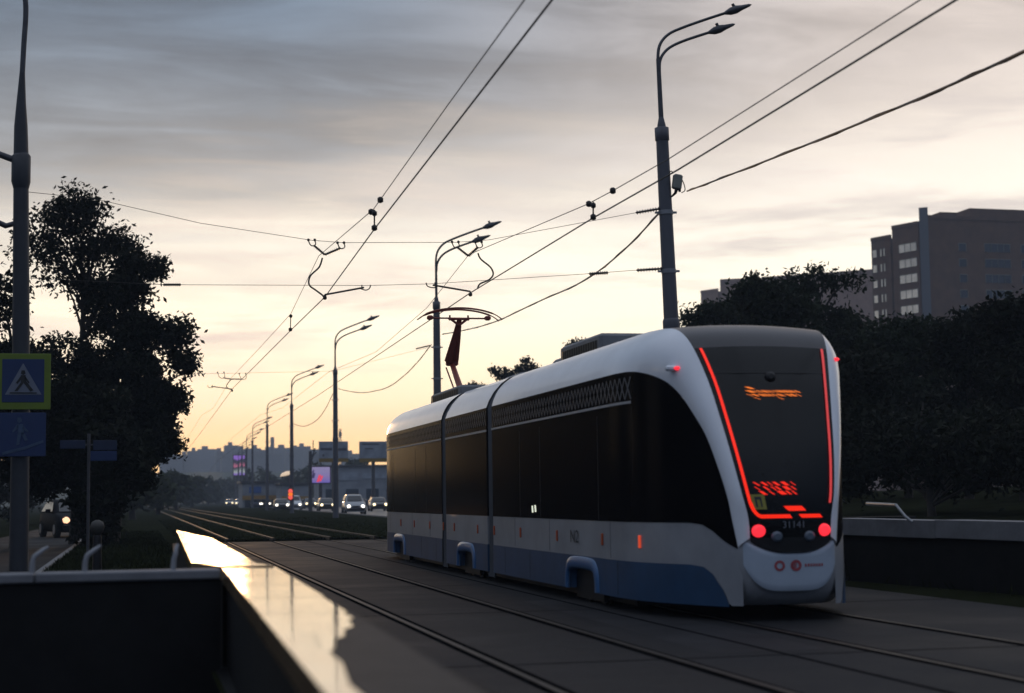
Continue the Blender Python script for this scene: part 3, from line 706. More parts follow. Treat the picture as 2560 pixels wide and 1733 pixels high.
# ------------------------------------------------------------------ lamp poles along the avenue
PC = 10.2                                       # height of the collar on the concrete-filled mast
spots = [G(1654, 320, PC), G(1091, 755, PC), G(838, 925, PC), G(729, 1012, PC), G(668, 1062, PC), G(611, 1105, PC)]
step = (spots[4]-spots[2])/2
for k in range(1, 6): spots.append(spots[4] + step*(k+.35) + Vector((.9*k, 0, 0)))
spots = spots[:5] + spots[6:]
def lamp_pole(label):
    t = thing('lamp_pole', label, 'lamp post', (0, 0, 0), 0, 'lamp poles along the avenue')
    m = MB(); m.tube([(0,0,-.3), (0,0,.0), (0,0,5.3), (0,0,PC)], [.215,.21,.178,.148], 14); m.build('mast', pole_mat, t)
    m = MB(); m.tube([(0,0,5.3), (0,0,5.36), (0,0,5.52), (0,0,5.58)], [.19,.205,.205,.18], 14); m.build('mast_flange', pole_mat, t)
    m = MB(); m.tube([(0,0,PC-.32), (0,0,PC-.30), (0,0,PC), (0,0,PC+.02)], [.15,.172,.172,.13], 14); m.tube([(0,0,PC), (0,0,PC+.06), (0,0,PC+.20), (0,0,PC+.26)], [.10,.105,.075,.06], 12); m.build('collar', pole_mat, t)
    m = MB(); m.tube([(0,0,PC+.1), (0,0,PC+1.7)], [.062,.052], 10); m.build('upper_pipe', pipe_mat, t)
    for k, pts in enumerate(([(0,0,11.6), (0,0,12.15), (.10,0,12.55), (.38,0,12.88), (.85,0,13.12), (1.6,0,13.42), (2.25,0,13.66)], [(.02,0,11.6), (.06,.02,11.95), (.22,.05,12.25), (.5,.08,12.5), (1.0,.10,12.74), (1.75,.12,13.02)])):
        b = cr(pts, 4); m = MB(); m.tube(b, [.048]*len(b), 9); a = m.build('bracket_arm', pipe_mat, t)
        e = Vector(pts[-1]); dr = (e-Vector(pts[-2])).normalized(); up = Vector((0,0,1)) - dr*dr.z
        m = MB(); m.tube([e-dr*.05, e+dr*.02, e+dr*.16, e+dr*.36, e+dr*.55, e+dr*.82, e+dr*.90], [.05,.075,.125,.135,.09,.05,.012], 10); h = m.build('lamp_head', pipe_mat, a)
        m = MB(); c = e+dr*.34+up.normalized()*.08; m.tube([c, c+up.normalized()*.14-dr*.02], [.05,.045], 8); m.build('light_sensor', pipe_mat, a)
    for z in (6.72, 8.14):
        m = MB(); m.tube([(0,0,z-.05), (0,0,z+.05)], [.178-.0, .178], 14); m.box((.2, 0, z), (.14, .04, .05)); m.box((-.2, 0, z), (.14, .04, .05)); m.build('clamp_band', galv, t)
    return t
names = ['tall grey lamp pole rising just behind the tram roof, with a cable box on it',
         'grey twin-lamp pole beside the raised red pantograph, first one past the near tall pole',
         'twin-lamp pole standing in front of the pale roadside billboards',
         'twin-lamp pole standing beside the red traffic light on the avenue',
         'twin-lamp pole in the row next beyond the red traffic light',
         'thin lamp pole in the row at one edge of the tall glowing purple screen',
         'thin hazy lamp pole in the row just beyond the purple screen',
         'faint lamp pole in the row, third from its hazy far end', 'faint lamp pole in the row, second from its hazy far end', 'faint lamp pole at the hazy far end of the row']
pole0 = lamp_pole(names[0]); pole0.location = (spots[0].x, spots[0].y, 0)
poles = [pole0]
for sp, nm in zip(spots[1:], names[1:]): poles.append(dup(pole0, (sp.x, sp.y, 0), random.Random(nm).uniform(-.06, .06), nm))
for ch in list(bpy.data.objects):               # the near pole carries shorter, lower brackets than the rest
    if ch.parent == pole0 and ch.name.startswith('bracket_arm'): ch.scale = (.80, 1, .72); ch.location.z = 11.6*.28
SP0 = Vector((spots[0].x, spots[0].y, 0))
pole0.rotation_euler = (0, R(-1.6), 0); pole0.location.x += .285
# the street pole with the crossing signs
LPx = P(52, 1000, 36.0); LPx.z = 0
sign_pole_mat = mk('dark_painted_pole', (.022,.025,.033), .55)
sp = thing('sign_pole', 'dark street pole carrying the yellow-framed crossing sign, with a hooked thin top', 'street pole', tuple(LPx))
m = MB(); m.tube([(0,0,-.2), (0,0,4.0), (-.06,0,8.8)], [.20,.185,.155], 14); m.build('mast', sign_pole_mat, sp)
m = MB(); m.tube([(-.05,0,8.05), (-.055,0,8.2), (-.055,0,8.75), (-.06,0,8.80)], [.16,.20,.20,.16], 14); m.build('collar', sign_pole_mat, sp)
m = MB(); m.tube([(-.06,0,8.8), (-.07,0,9.4), (-.07,0,9.9), (-.055,0,10.6)], [.155,.14,.10,.055], 12); m.build('taper', sign_pole_mat, sp)
m = MB(); m.tube(cr([(-.055,0,10.55), (-.03,0,11.2), (.0,0,11.8), (-.02,0,12.2), (-.14,0,12.5), (-.45,0,12.75), (-1.2,0,13.05), (-2.2,0,13.35)], 4), .058, 10); br = m.build('bracket_arm', pipe_mat, sp)
m = MB(); m.tube([(-2.15,0,13.33), (-2.4,0,13.41), (-2.75,0,13.50), (-3.1,0,13.6)], [.06,.13,.10,.02], 10); m.build('lamp_head', pipe_mat, br)
m = MB(); m.tube([(-.06,0,8.62), (-.5,0,8.78), (-1.6,0,8.95)], .07, 8); m.build('side_bracket', pipe_mat, sp)
m = MB(); m.tube([(-.03,0,7.35), (-.35,0,7.25), (-.9,0,7.5)], .06, 8); m.build('side_bracket', pipe_mat, sp)
# ------------------------------------------------------------------ overhead wires
def wire(name, label, pts, r, group='overhead tram wires', n=6):
    m = MB(); m.tube(pts, r, n); return tag(m.build(name, wire_mat), label, 'wire', group)
def sag(a, b, s, k=14):
    return [Vector(a).lerp(Vector(b), t/k) - Vector((0, 0, 4*s*(t/k)*(1-t/k))) for t in range(k+1)]
Y1 = SP0.y; Y2 = spots[1].y; Y3 = spots[2].y; Y4 = spots[3].y; Y5 = spots[4].y
ZW = 6.0
w1 = [G(1380, 0, ZW), G(936, 573, ZW), G(812, 743, ZW), G(727, 826, ZW), G(584, 969, ZW)]
d0 = (w1[0]-w1[1]).normalized()
wire('contact_wire', 'thick contact wire over the empty track, slanting high above the paving', [w1[0]+d0*18] + w1 + [Vector((4.3, Y3, ZW)), Vector((4.6, Y4, ZW)), Vector((5.4, Y5, ZW)), Vector((8, Y5+90, ZW))], .012)
w2 = [G(2390, 0, ZW), G(1696, 424, ZW), G(1483, 545, ZW), G(1175, 733, ZW)]
d2 = (w2[0]-w2[1]).normalized()
wire('contact_wire', 'thick contact wire above the tram, crossing in front of the tall pole', [w2[0]+d2*18] + w2 + [Vector((7.9, Y2, ZW)), Vector((8.2, Y3, ZW)), Vector((8.7, Y4, ZW)), Vector((9.4, Y5, ZW)), Vector((12, Y5+90, ZW))], .012)
h1 = P(797, 640, Y1+.2); h2 = P(1172, 637, Y1+.2)
def wy(px, py, y): return P(px, py, y)
wire('messenger_wire', 'thin carrier wire running above the contact wire of the empty track', [wy(1311, 0, 14.2)+(wy(1311,0,14.2)-wy(934,523,27.7)).normalized()*14, wy(1311, 0, 14.2), wy(1120, 262, 20), wy(934, 523, 27.7), h1, wy(727, 785, 45), wy(640, 880, 57), P(578, 945, Y2)] + [Vector((4.2, Y2+20, 6.5)), Vector((4.3, Y3, 7.1)), Vector((4.6, Y4, 7.1)), Vector((5.4, Y5, 7.1))], .0075)
wire('messenger_wire', 'thin carrier wire running above the tram\'s contact wire, topmost of those crossing the tall pole', [wy(2300, 0, 14.5)+(wy(2300,0,14.5)-wy(1674,396,22)).normalized()*14, wy(2300, 0, 14.5), wy(1674, 396, 22), wy(1532, 477, 25), wy(1470, 510, 26.5), h2+Vector((0,0,0)), wy(1067, 770, 45), wy(940, 880, 60), P(822, 930, Y2)] + [Vector((8.0, Y2+20, 6.5)), Vector((8.2, Y3, 7.1)), Vector((8.7, Y4, 7.1)), Vector((9.4, Y5, 7.1))], .0075)
def blob(mb, p, r): mb.tube([p+Vector((0,0,-r)), p+Vector((0,0,-r*.6)), p+Vector((0,0,r*.6)), p+Vector((0,0,r))], [r*.5, r, r, r*.5], 8)
def dropper(a, b, label):
    t = thing('dropper', label, 'wire clamp', tuple(b), 0, 'droppers between carrier and contact wire')
    m = MB(); a, b = Vector(a)-Vector(b), Vector((0,0,0)); m.tube([b, a], .014, 6); m.build('rod', wire_mat, t)
    m = MB(); blob(m, b, .05); m.build('clamp', wire_mat, t)
    m = MB(); blob(m, a+Vector((0,0,-.06)), .045); m.build('clamp', wire_mat, t)
for (pa_, pb_, y, lb) in (((936, 525), (936, 570), 27.7, 'wire dropper high over the empty track, near the top middle sky'), ((1483, 505), (1483, 543), 26.1, 'wire dropper close beside the tall pole above the tram'), ((727, 785), (726, 824), 45.0, 'wire dropper over the empty track past the cross spans')):
    dropper(P(*pa_, y), P(*pb_, y), lb)
def knob(px, py, y, lb):
    p = P(px, py, y); m = MB(); blob(m, Vector((0,0,0)), .05); o = m.build('wire_clamp', wire_mat); o.location = p; tag(o, lb, 'wire clamp', 'round clamps on the carrier wires')
knob(951, 500, 27.2, 'round clamp on the carrier wire, the higher of two by the upper dropper'); knob(928, 530, 28, 'round clamp on the carrier wire, just under the upper dropper head')
knob(1532, 477, 25, 'round clamp on the carrier wire nearer to the tall pole'); knob(1472, 510, 26.5, 'round clamp on the carrier wire beside the tall pole\'s dropper')
def ins(mb, a, b, r=.055, n=9):                 # ribbed insulator between two points
    a, b = Vector(a), Vector(b); pts = []; rs = []
    for k in range(n):
        for q, f in ((0, .45), (.35, .45), (.5, 1), (.65, .45)): pts.append(a.lerp(b, (k+q)/n)); rs.append(r*f)
    pts.append(b); rs.append(r*.45); mb.tube(pts, rs, 8)
def cross_span(name, label, pts, anchors, tagname):
    t = thing(name, label, 'span wire', tuple(pts[0]), 0, 'cross spans between the poles')
    o = Vector(pts[0]); q = [Vector(p)-o for p in pts]
    m = MB(); m.tube(q, .0065, 6); m.build('span_wire', wire_mat, t)
    for a, b in anchors: m = MB(); ins(m, Vector(a)-o, Vector(b)-o); m.build('insulator', insul, t)
    return t
YS = Y1
u = [LPx+Vector((-.05, 0, 8.0)), P(240, 498, YS), P(500, 558, YS), P(780, 601, YS), P(860, 607, YS), P(1138, 606, YS), P(1222, 600, YS), P(1585, 533, YS), Vector((SP0.x-.3, SP0.y, 7.75))]
u[-1] = P(1657, 521, YS)
cross_span('cross_span', 'upper cross span wire from the sign pole to the tall pole', u, [(P(1590, 532, YS), P(1650, 522, YS))], 0)
l = [LPx+Vector((0, 0, 6.15)), P(410, 712, YS), P(920, 714, YS), P(1075, 710, YS), P(1450, 686, YS), P(1585, 676, YS), P(1666, 672, YS)]
cross_span('cross_span', 'lower cross span wire with a ribbed insulator pair near the tall pole', l, [(P(1592, 676, YS), P(1656, 672, YS)), (P(1473, 685, YS), P(1520, 682, YS)), (P(408, 712, YS), P(452, 712, YS))], 0)
def hanger(label, va, vb, tip, cpts, sa, sb, y):
    t = thing('wire_hanger', label, 'wire hanger', tuple(P(*tip, y)), 0, 'insulated hangers holding the wires'); o = P(*tip, y)
    for (x0, y0), sx in ((va, 1), (vb, -1)):
        a = P(x0+(10 if sx > 0 else 2), y0+13, y)-o; m = MB(); ins(m, a, (P(*tip, y)-o)*.1, .05, 8); m.build('insulator', insul, t)
        m = MB(); m.tube(cr([P(x0-4, y0, y)-o, P(x0, y0+10, y)-o, P(x0+6, y0+14, y)-o, P(x0+14, y0+10, y)-o, P(x0+12, y0, y)-o], 3), .014, 6); blob(m, P(x0-4, y0-1, y)-o, .03); blob(m, P(x0+12, y0-1, y)-o, .03); m.build('hook', wire_mat, t)
    m = MB(); m.tube(cr([P(*c, y)-o for c in cpts], 5), .020, 7); m.build('jumper_loop', wire_mat, t)
    a, b = P(*sa, y)-o, P(*sb, y)-o
    m = MB(); m.tube([a, b], .022, 7); m.build('steady_arm', wire_mat, t)
    m = MB(); e = (b-a).normalized(); m.tube(cr([b-e*.1, b+Vector((.03,0,-.06)), b+e*.12+Vector((0,0,-.05)), b+e*.16+Vector((0,0,.03))], 3), .014, 6); m.tube([b-e*.05, b-e*.05+Vector((0,0,.07))], .014, 6); m.tube([a, a+Vector((-.0,0,-.07))], .022, 7); blob(m, a+Vector((0,0,-.07)), .045); m.build('end_fitting', wire_mat, t)
    return t
hanger('zigzag wire hanger over the empty track with its loop curving down', (775, 601), (848, 608), (812, 637), [(806, 645), (798, 668), (776, 690), (773, 712), (790, 726), (806, 738), (810, 744)], (812, 737), (910, 719), YS)
hanger('wire hanger above the pantograph with its loop bulging the other way', (1134, 606), (1192, 606), (1171, 640), [(1195, 633), (1202, 648), (1226, 668), (1233, 686), (1222, 700), (1200, 710), (1194, 722)], (1176, 729), (1082, 713), YS)
hanger('small hazy wire hanger beyond the sign pole\'s cross spans, over the empty track', (548, 932), (602, 935), (578, 948), [(577, 950), (570, 958), (566, 966), (572, 972), (580, 975)], (580, 973), (528, 966), Y2)
cross_span('cross_span', 'faint cross span wire at the pole beside the pantograph', [P(440, 935, Y2), P(560, 934, Y2), P(690, 931, Y2), P(830, 928, Y2), P(1075, 868, Y2)], [(P(1040, 872, Y2), P(1075, 864, Y2))], 0)
def cable(label, pts, r=.02):
    m = MB(); q = cr(pts, 6); m.tube(q, r, 7)
    a = [p + Vector((.022*math.cos(i*1.3), 0, .022*math.sin(i*1.3))) for i, p in enumerate(q)]; m.tube(a, r*.6, 6)
    return tag(m.build('feeder_cable', wire_mat), label, 'cable', 'twisted feeder cables along the poles')
bx = P(1722, 476, YS-.1)
cable('twisted cable leaving the box on the tall pole and rising toward the bright upper corner', [P(1718, 478, YS-.1), P(1800, 447, 33), P(2000, 369, 26.5), P(2300, 246, 20), P(2560, 128, 16.5), P(2900, -40, 13), Vector((13.2, 4, 9.2)), Vector((13.0, -14, 9.8))], .019)
cable('long twisted cable sagging from the tall pole down to the pantograph pole', [P(1656, 524, YS), P(1560, 625, 42), P(1460, 702, 47), P(1340, 757, 54), P(1242, 803, 61), P(1170, 824, 67), P(1106, 836, Y2)], .022)
cable('sagging cable from the pantograph pole to the next pole in the row', [P(1078, 862, Y2), P(1040, 910, 79), P(1000, 948, 85), P(960, 972, 92), P(900, 982, 101), P(846, 972, Y3)], .022)
cable('short sagging cable in the row, past the pole by the billboards', [P(832, 985, Y3), P(812, 1025, 122), P(790, 1052, 132), P(760, 1066, 143), P(734, 1060, Y4)], .024)
ct = thing('cable_box', 'small pale box hanging from cables on the tall lamp pole', 'junction box', tuple(P(1693, 455, YS-.15)))
m = MB(); m.rbox((0,0,0), (.22, .16, .36), .03, Matrix.Rotation(R(8), 3, 'Y')); m.build('housing', mk('box_cream', (.20,.21,.18), .6, var=.1), ct)
m = MB(); m.tube(cr([(-.1,0,.2), (-.14,0,.26), (-.2,.05,.22)], 3), .012, 6); m.tube(cr([(.09,0,.12), (.17,0,-.05), (.19,0,-.2), (.1,0,-.26)], 4), .012, 6); m.build('cable_tail', wire_mat, ct)
m = MB(); m.tube([(-.02,0,-.16), (-.05,0,-.27), (-.14,.05,-.36)], [.05,.035,.02], 8); m.tube([(.05,0,-.16), (.06,0,-.24)], [.045,.03], 8); m.build('gland', blackp, ct)
# ------------------------------------------------------------------ road signs
sign_blue = mk('sign_blue', (.006,.024,.095), .6, var=.06); sign_lime = mk('sign_lime', (.115,.170,.008), .5, var=.12, scale=3); sign_white = mk('sign_white', (.13,.15,.20), .45, var=.05); sign_black = mk('sign_black', (.01,.01,.012), .5)
sgy = LPx.y-.26
def plate(name, x0, y0, x1, y1, y, mat, parent, th=.03, off=0.0):
    a, b = P(x0, y0, y), P(x1, y1, y); c = (a+b)/2; m = MB(); m.rbox((c.x, y-off, c.z), (abs(b.x-a.x), th, abs(a.z-b.z)), .008); return m.build(name, mat, parent)
s1 = thing('crossing_sign', 'square blue crosswalk sign with a white triangle and bright yellow-green frame', 'road sign')
plate('frame', -4, 884, 126, 1024, sgy, sign_lime, s1, .03); f_ = plate('panel', 6, 898, 110, 1006, sgy, sign_blue, s1, .01, .018)
def flat(name, polys, y, mat, parent):
    m = MB()
    for po in polys: m.prism([P(a, b, y) for a, b in po], (0, .006, 0))
    return m.build(name, mat, parent)
flat('triangle', [[(58, 908), (104, 987), (12, 987)]], sgy-.030, sign_white, f_)
flat('walking_figure', [[(54, 926), (62, 926), (64, 934), (58, 938), (52, 934)], [(52, 938), (64, 938), (66, 956), (52, 956)], [(52, 956), (60, 956), (44, 978), (36, 978)], [(58, 956), (66, 954), (84, 976), (76, 979)], [(52, 940), (55, 946), (44, 960), (40, 957)], [(63, 940), (74, 956), (71, 959), (61, 946)], [(24, 981), (92, 981), (92, 984), (24, 984)]], sgy-.038, sign_black, f_)
s2 = thing('underpass_sign', 'dull blue square sign with a pale walking figure over a slanting stair line', 'road sign')
f2 = plate('panel', -2, 1032, 114, 1141, sgy, sign_blue, s2, .02)
flat('walking_figure', [[(44, 1044), (53, 1044), (55, 1053), (48, 1058), (42, 1053)], [(42, 1060), (58, 1060), (60, 1084), (46, 1086)], [(44, 1084), (54, 1086), (48, 1112), (40, 1114)], [(52, 1082), (60, 1082), (70, 1100), (62, 1103)], [(42, 1062), (46, 1070), (32, 1082), (30, 1078)], [(58, 1064), (72, 1078), (69, 1081), (57, 1073)]], sgy-.020, mk('sign_dim_white', (.03,.06,.12), .5), f2)
flat('stair_line', [[(6, 1130), (60, 1117), (108, 1100), (109, 1106), (62, 1124), (6, 1138)]], sgy-.020, bpy.data.materials['sign_dim_white'], f2)
s3 = thing('lane_sign', 'cluster of three dim blue boards on a thin post in front of the dark tree', 'road sign')
yb = 40.5
plate('board', 150, 1101, 213, 1122, yb, mk('sign_dim_blue', (.006,.016,.05), .7), s3); plate('board', 233, 1101, 292, 1125, yb, bpy.data.materials['sign_dim_blue'], s3); plate('board', 226, 1128, 292, 1152, yb, sign_blue, s3)
a = P(222, 1100, yb); m = MB(); m.tube([(a.x, yb+.05, 0), (a.x, yb+.05, a.z+.15)], .035, 8); m.rbox((a.x+.0, yb+.02, P(222,1112,yb).z), (P(292,1112,yb).x-P(150,1112,yb).x, .03, .04), .005); m.build('post', pipe_mat, s3)
bl = thing('bollard', 'short dark bollard with a pale round top on the verge under the tree', 'bollard', tuple(P(243, 1370, 30.0)*Vector((1,1,0)).length if False else (P(243, 1370, 30.0).x, 30.0, 0)))
m = MB(); m.tube([(0,0,-.1), (0,0,.78), (0,0,.84)], [.085,.075,.06], 12); m.build('post', blackp, bl)
m = MB(); m.tube([(0,0,.84), (0,0,.88), (0,0,.98), (0,0,1.06), (0,0,1.1)], [.05,.10,.13,.10,.03], 14); m.build('cap', mk('bollard_cap', (.035,.034,.03), .6), bl)
# ------------------------------------------------------------------ trees
def tree(name, label, base, blobs, mat, leaf, trunk_r=.16, trunk_h=None, group='trees by the tracks', seed=1, clump=.5, limbs=14):
    rg = np.random.default_rng(seed); base = Vector(base)
    t = thing(name, label, 'tree', tuple(base), 0, group); cs = []; us = []; vs = []; tips = []
    for (c, rad, n, k) in blobs:
        c = np.array(Vector(c)-base); rad = np.array(rad)
        d = rg.normal(size=(k, 3)); d /= np.linalg.norm(d, axis=1)[:, None]
        cl = c + d*rad*(rg.random((k, 1))**.45)*.92
        tips += [Vector(q) for q in cl[:max(1, k//6)]]
        w = rg.random(k)+.25; w /= w.sum(); idx = rg.choice(k, n, p=w)
        p = cl[idx] + rg.normal(size=(n, 3))*clump*np.array([.55, .55, .42])
        a = rg.normal(size=(n, 3)); a /= np.linalg.norm(a, axis=1)[:, None]
        b = np.cross(a, rg.normal(size=(n, 3))); b /= np.linalg.norm(b, axis=1)[:, None]
        s = leaf*(.6+.8*rg.random((n, 1))); cs.append(p); us.append(a*s); vs.append(b*s*.8)
    cs, us, vs = (np.concatenate(q) for q in (cs, us, vs))
    top = trunk_h or float(np.percentile(cs[:, 2], 85)); cx, cy = np.median(cs[:, 0]), np.median(cs[:, 1])
    rg2 = random.Random(seed); m = MB()
    spine = [Vector((cx*f*.8+rg2.uniform(-.1, .1)*f, cy*f*.8, top*f)) for f in (-.02, .1, .25, .4, .55, .7, .85, 1)]
    m.tube(spine, [trunk_r*q for q in (1.35, 1.05, .95, .85, .7, .52, .34, .14)], 9)
    rg2.shuffle(tips)
    for q in tips[:limbs]:
        zz = min(max(q.z-1.2-rg2.random()*1.2, top*.16), top*.9); f = zz/top
        s0 = spine[1].lerp(spine[-1], min(1, max(0, (f-.1)/.9))); mid = s0.lerp(q, .5)+Vector((0, 0, .25))
        m.tube([s0, mid, q], [trunk_r*.42, trunk_r*.25, trunk_r*.08], 6)
    m.build('trunk', bark, t); o = quads_obj('crown', cs, us, vs, mat, t); return t
def pb(px, py, d, rx, ry, n, k, rd=None):       # blob around a sighted point; radii in metres at that distance
    p = P(px, py, d); f = (d*.975+p.x*.223)/FPX; return (p, (rx*f, (rd or (rx+ry)*.5*f), ry*f), n, k)
D = 58.0
tree('tall_tree', 'tall tree behind the sign pole, sky showing through its loose upper branches', (P(185, 1300, D).x, D, 0),
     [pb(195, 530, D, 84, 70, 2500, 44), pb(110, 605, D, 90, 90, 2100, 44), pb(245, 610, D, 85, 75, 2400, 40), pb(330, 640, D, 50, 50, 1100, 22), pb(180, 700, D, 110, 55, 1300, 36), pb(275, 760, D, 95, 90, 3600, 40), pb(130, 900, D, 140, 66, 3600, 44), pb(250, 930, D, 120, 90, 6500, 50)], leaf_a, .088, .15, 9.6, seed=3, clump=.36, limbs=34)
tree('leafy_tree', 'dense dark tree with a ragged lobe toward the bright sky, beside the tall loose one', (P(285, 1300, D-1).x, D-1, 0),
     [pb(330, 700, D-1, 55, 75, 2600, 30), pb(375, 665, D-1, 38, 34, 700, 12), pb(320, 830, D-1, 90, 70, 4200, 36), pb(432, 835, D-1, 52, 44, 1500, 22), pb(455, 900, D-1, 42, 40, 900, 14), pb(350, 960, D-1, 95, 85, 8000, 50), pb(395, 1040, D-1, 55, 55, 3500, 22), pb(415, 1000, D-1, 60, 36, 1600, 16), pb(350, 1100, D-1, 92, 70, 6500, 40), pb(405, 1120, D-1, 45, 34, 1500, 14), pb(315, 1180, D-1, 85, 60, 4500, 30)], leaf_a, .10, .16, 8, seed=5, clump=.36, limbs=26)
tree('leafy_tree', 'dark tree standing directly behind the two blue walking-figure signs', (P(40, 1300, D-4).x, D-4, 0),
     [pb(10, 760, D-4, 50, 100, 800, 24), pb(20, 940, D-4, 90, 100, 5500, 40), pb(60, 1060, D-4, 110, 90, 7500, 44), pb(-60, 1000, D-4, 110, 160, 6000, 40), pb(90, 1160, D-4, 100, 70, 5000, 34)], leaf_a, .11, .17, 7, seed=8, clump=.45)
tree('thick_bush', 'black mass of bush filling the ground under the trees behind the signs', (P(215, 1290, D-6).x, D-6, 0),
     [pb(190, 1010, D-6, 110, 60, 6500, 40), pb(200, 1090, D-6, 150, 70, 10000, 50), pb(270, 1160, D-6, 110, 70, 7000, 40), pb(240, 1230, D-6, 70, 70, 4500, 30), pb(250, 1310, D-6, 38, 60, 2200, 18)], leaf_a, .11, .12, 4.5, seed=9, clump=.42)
for k, (x, y, h, lb) in enumerate(((-7.8, 50, 9.5, 'black tree over the footpath, outermost in view behind the sign pole'), (-9.5, 72, 12, 'dark tree farther along the footpath, its foot behind the dark car'), (-13, 40, 10, None), (-17, 58, 12, None), (-14, 88, 13, None), (-8.5, 108, 12, None), (-22, 34, 11, None), (-11, 27, 7.5, None))):
    c = Vector((x, y, 0)); r_ = h*.30
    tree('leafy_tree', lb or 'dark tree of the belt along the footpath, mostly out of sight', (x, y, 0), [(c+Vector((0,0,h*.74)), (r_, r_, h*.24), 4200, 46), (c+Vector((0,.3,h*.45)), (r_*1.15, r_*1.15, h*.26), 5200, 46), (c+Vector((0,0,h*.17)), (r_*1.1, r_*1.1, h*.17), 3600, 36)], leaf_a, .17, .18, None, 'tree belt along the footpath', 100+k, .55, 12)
rt = [('broad dark tree rising between the two brick blocks, twigs against the sky', 2010, 66, [(1960, 760, 110, 70, 5000, 36), (2030, 705, 70, 36, 800, 22), (2120, 700, 60, 22, 220, 12), (1890, 760, 70, 55, 2600, 24), (2110, 860, 70, 80, 4500, 30), (2050, 860, 170, 110, 9000, 50), (2040, 1020, 170, 120, 7000, 40)]),
      ('low round tree top peeking over the tram roof next to the tall pole', 1790, 74, [(1740, 805, 50, 34, 1100, 16), (1800, 790, 60, 38, 1600, 18), (1860, 800, 70, 60, 2600, 24), (1800, 900, 110, 90, 3000, 30)]),
      ('dark tree in front of the pink brown block, its top half over the tram', 1905, 61, [(1900, 745, 70, 50, 2600, 26), (1960, 800, 90, 70, 4000, 30), (1930, 930, 130, 120, 5000, 40)]),
      ('dark tree covering the foot of the brown tower block', 2270, 58, [(2240, 850, 80, 50, 3500, 30), (2310, 842, 70, 40, 2800, 26), (2250, 950, 130, 110, 9000, 50), (2240, 1100, 140, 110, 8000, 46)]),
      ('black tree climbing up the blue-windowed face of the tower block', 2420, 52, [(2450, 815, 55, 36, 2000, 26), (2400, 870, 90, 70, 5000, 36), (2480, 880, 110, 110, 8500, 46), (2420, 1050, 130, 130, 9000, 50)]),
      ('black tree beyond the pale parapet, below the tower block roof hut', 2560, 47, [(2520, 790, 60, 36, 2200, 26), (2590, 850, 110, 100, 6000, 36), (2560, 980, 130, 130, 9000, 50), (2570, 1130, 110, 90, 6000, 36)])]
for k, (lb, px, d, bl_) in enumerate(rt):
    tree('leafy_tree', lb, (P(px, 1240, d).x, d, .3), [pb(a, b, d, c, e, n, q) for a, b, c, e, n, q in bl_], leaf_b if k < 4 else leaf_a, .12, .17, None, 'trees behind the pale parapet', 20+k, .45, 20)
tree('thick_bush', 'long black thicket on the bank behind the pale parapet', (P(2330, 1235, 42).x, 42, .4),
     [pb(2140, 1090, 46, 90, 95, 6000, 40), pb(2150, 960, 47, 70, 80, 4500, 30), pb(2110, 1180, 46, 60, 60, 3000, 20), pb(2250, 1120, 44, 110, 90, 7000, 44), pb(2370, 1130, 42, 110, 90, 7000, 44), pb(2480, 1130, 40, 110, 95, 7000, 44), pb(2590, 1120, 38, 100, 95, 6000, 40)], leaf_a, .11, .12, 3.5, 'trees behind the pale parapet', 31, .5)
for k, (lb, px, d, bl_) in enumerate([('small round tree top showing over the tram roof between pantograph and roof unit', 1292, 118, [(1262, 935, 34, 22, 800, 14), (1318, 925, 36, 26, 900, 14), (1290, 980, 70, 40, 1600, 20)]), ('tiny tree tip just showing over the tram roof near the pantograph', 1196, 128, [(1190, 972, 22, 14, 350, 8), (1212, 974, 14, 8, 150, 5), (1195, 1010, 40, 30, 900, 14)]), ('sliver of tree top along the tram roof behind the roof unit', 1490, 104, [(1445, 866, 36, 14, 500, 10), (1525, 862, 40, 14, 500, 10), (1485, 905, 80, 36, 1500, 18)])]):
    tree('leafy_tree', lb, (P(px, 1240, d).x, d, 0), [pb(a, b, d, c, e, n, q) for a, b, c, e, n, q in bl_], leaf_a, .14, .2, None, 'trees across the avenue', 40+k, .4, 10)
far = [(630, 430, 58, 1165), (690, 400, 60, 1172), (742, 380, 50, 1178), (790, 360, 50, 1160), (885, 330, 34, 1150), (850, 300, 40, 1172), (940, 300, 50, 1165)]
for k, (px, d, r, ty) in enumerate(far):
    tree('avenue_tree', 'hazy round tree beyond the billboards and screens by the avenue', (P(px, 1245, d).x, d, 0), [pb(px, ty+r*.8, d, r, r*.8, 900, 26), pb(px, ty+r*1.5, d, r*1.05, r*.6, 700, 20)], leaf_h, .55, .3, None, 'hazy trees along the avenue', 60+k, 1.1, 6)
lf = [(330, 130, 46, 1180), (395, 170, 36, 1195), (440, 240, 40, 1185), (480, 320, 38, 1190), (520, 420, 36, 1192), (556, 520, 34, 1195), (590, 600, 32, 1198)]
for k, (px, d, r, ty) in enumerate(lf):
    tree('verge_tree', 'hazy tree in the verge row fading away beside the tracks', (P(px, 1250, d).x, d, 0), [pb(px, ty+r*.75, d, r, r*.8, 1000, 26), pb(px, ty+r*1.3, d, r*.9, r*.6, 700, 20)], leaf_h, .30+.0006*d, .25, None, 'hazy trees beside the tracks', 80+k, .5+.0012*d, 6)
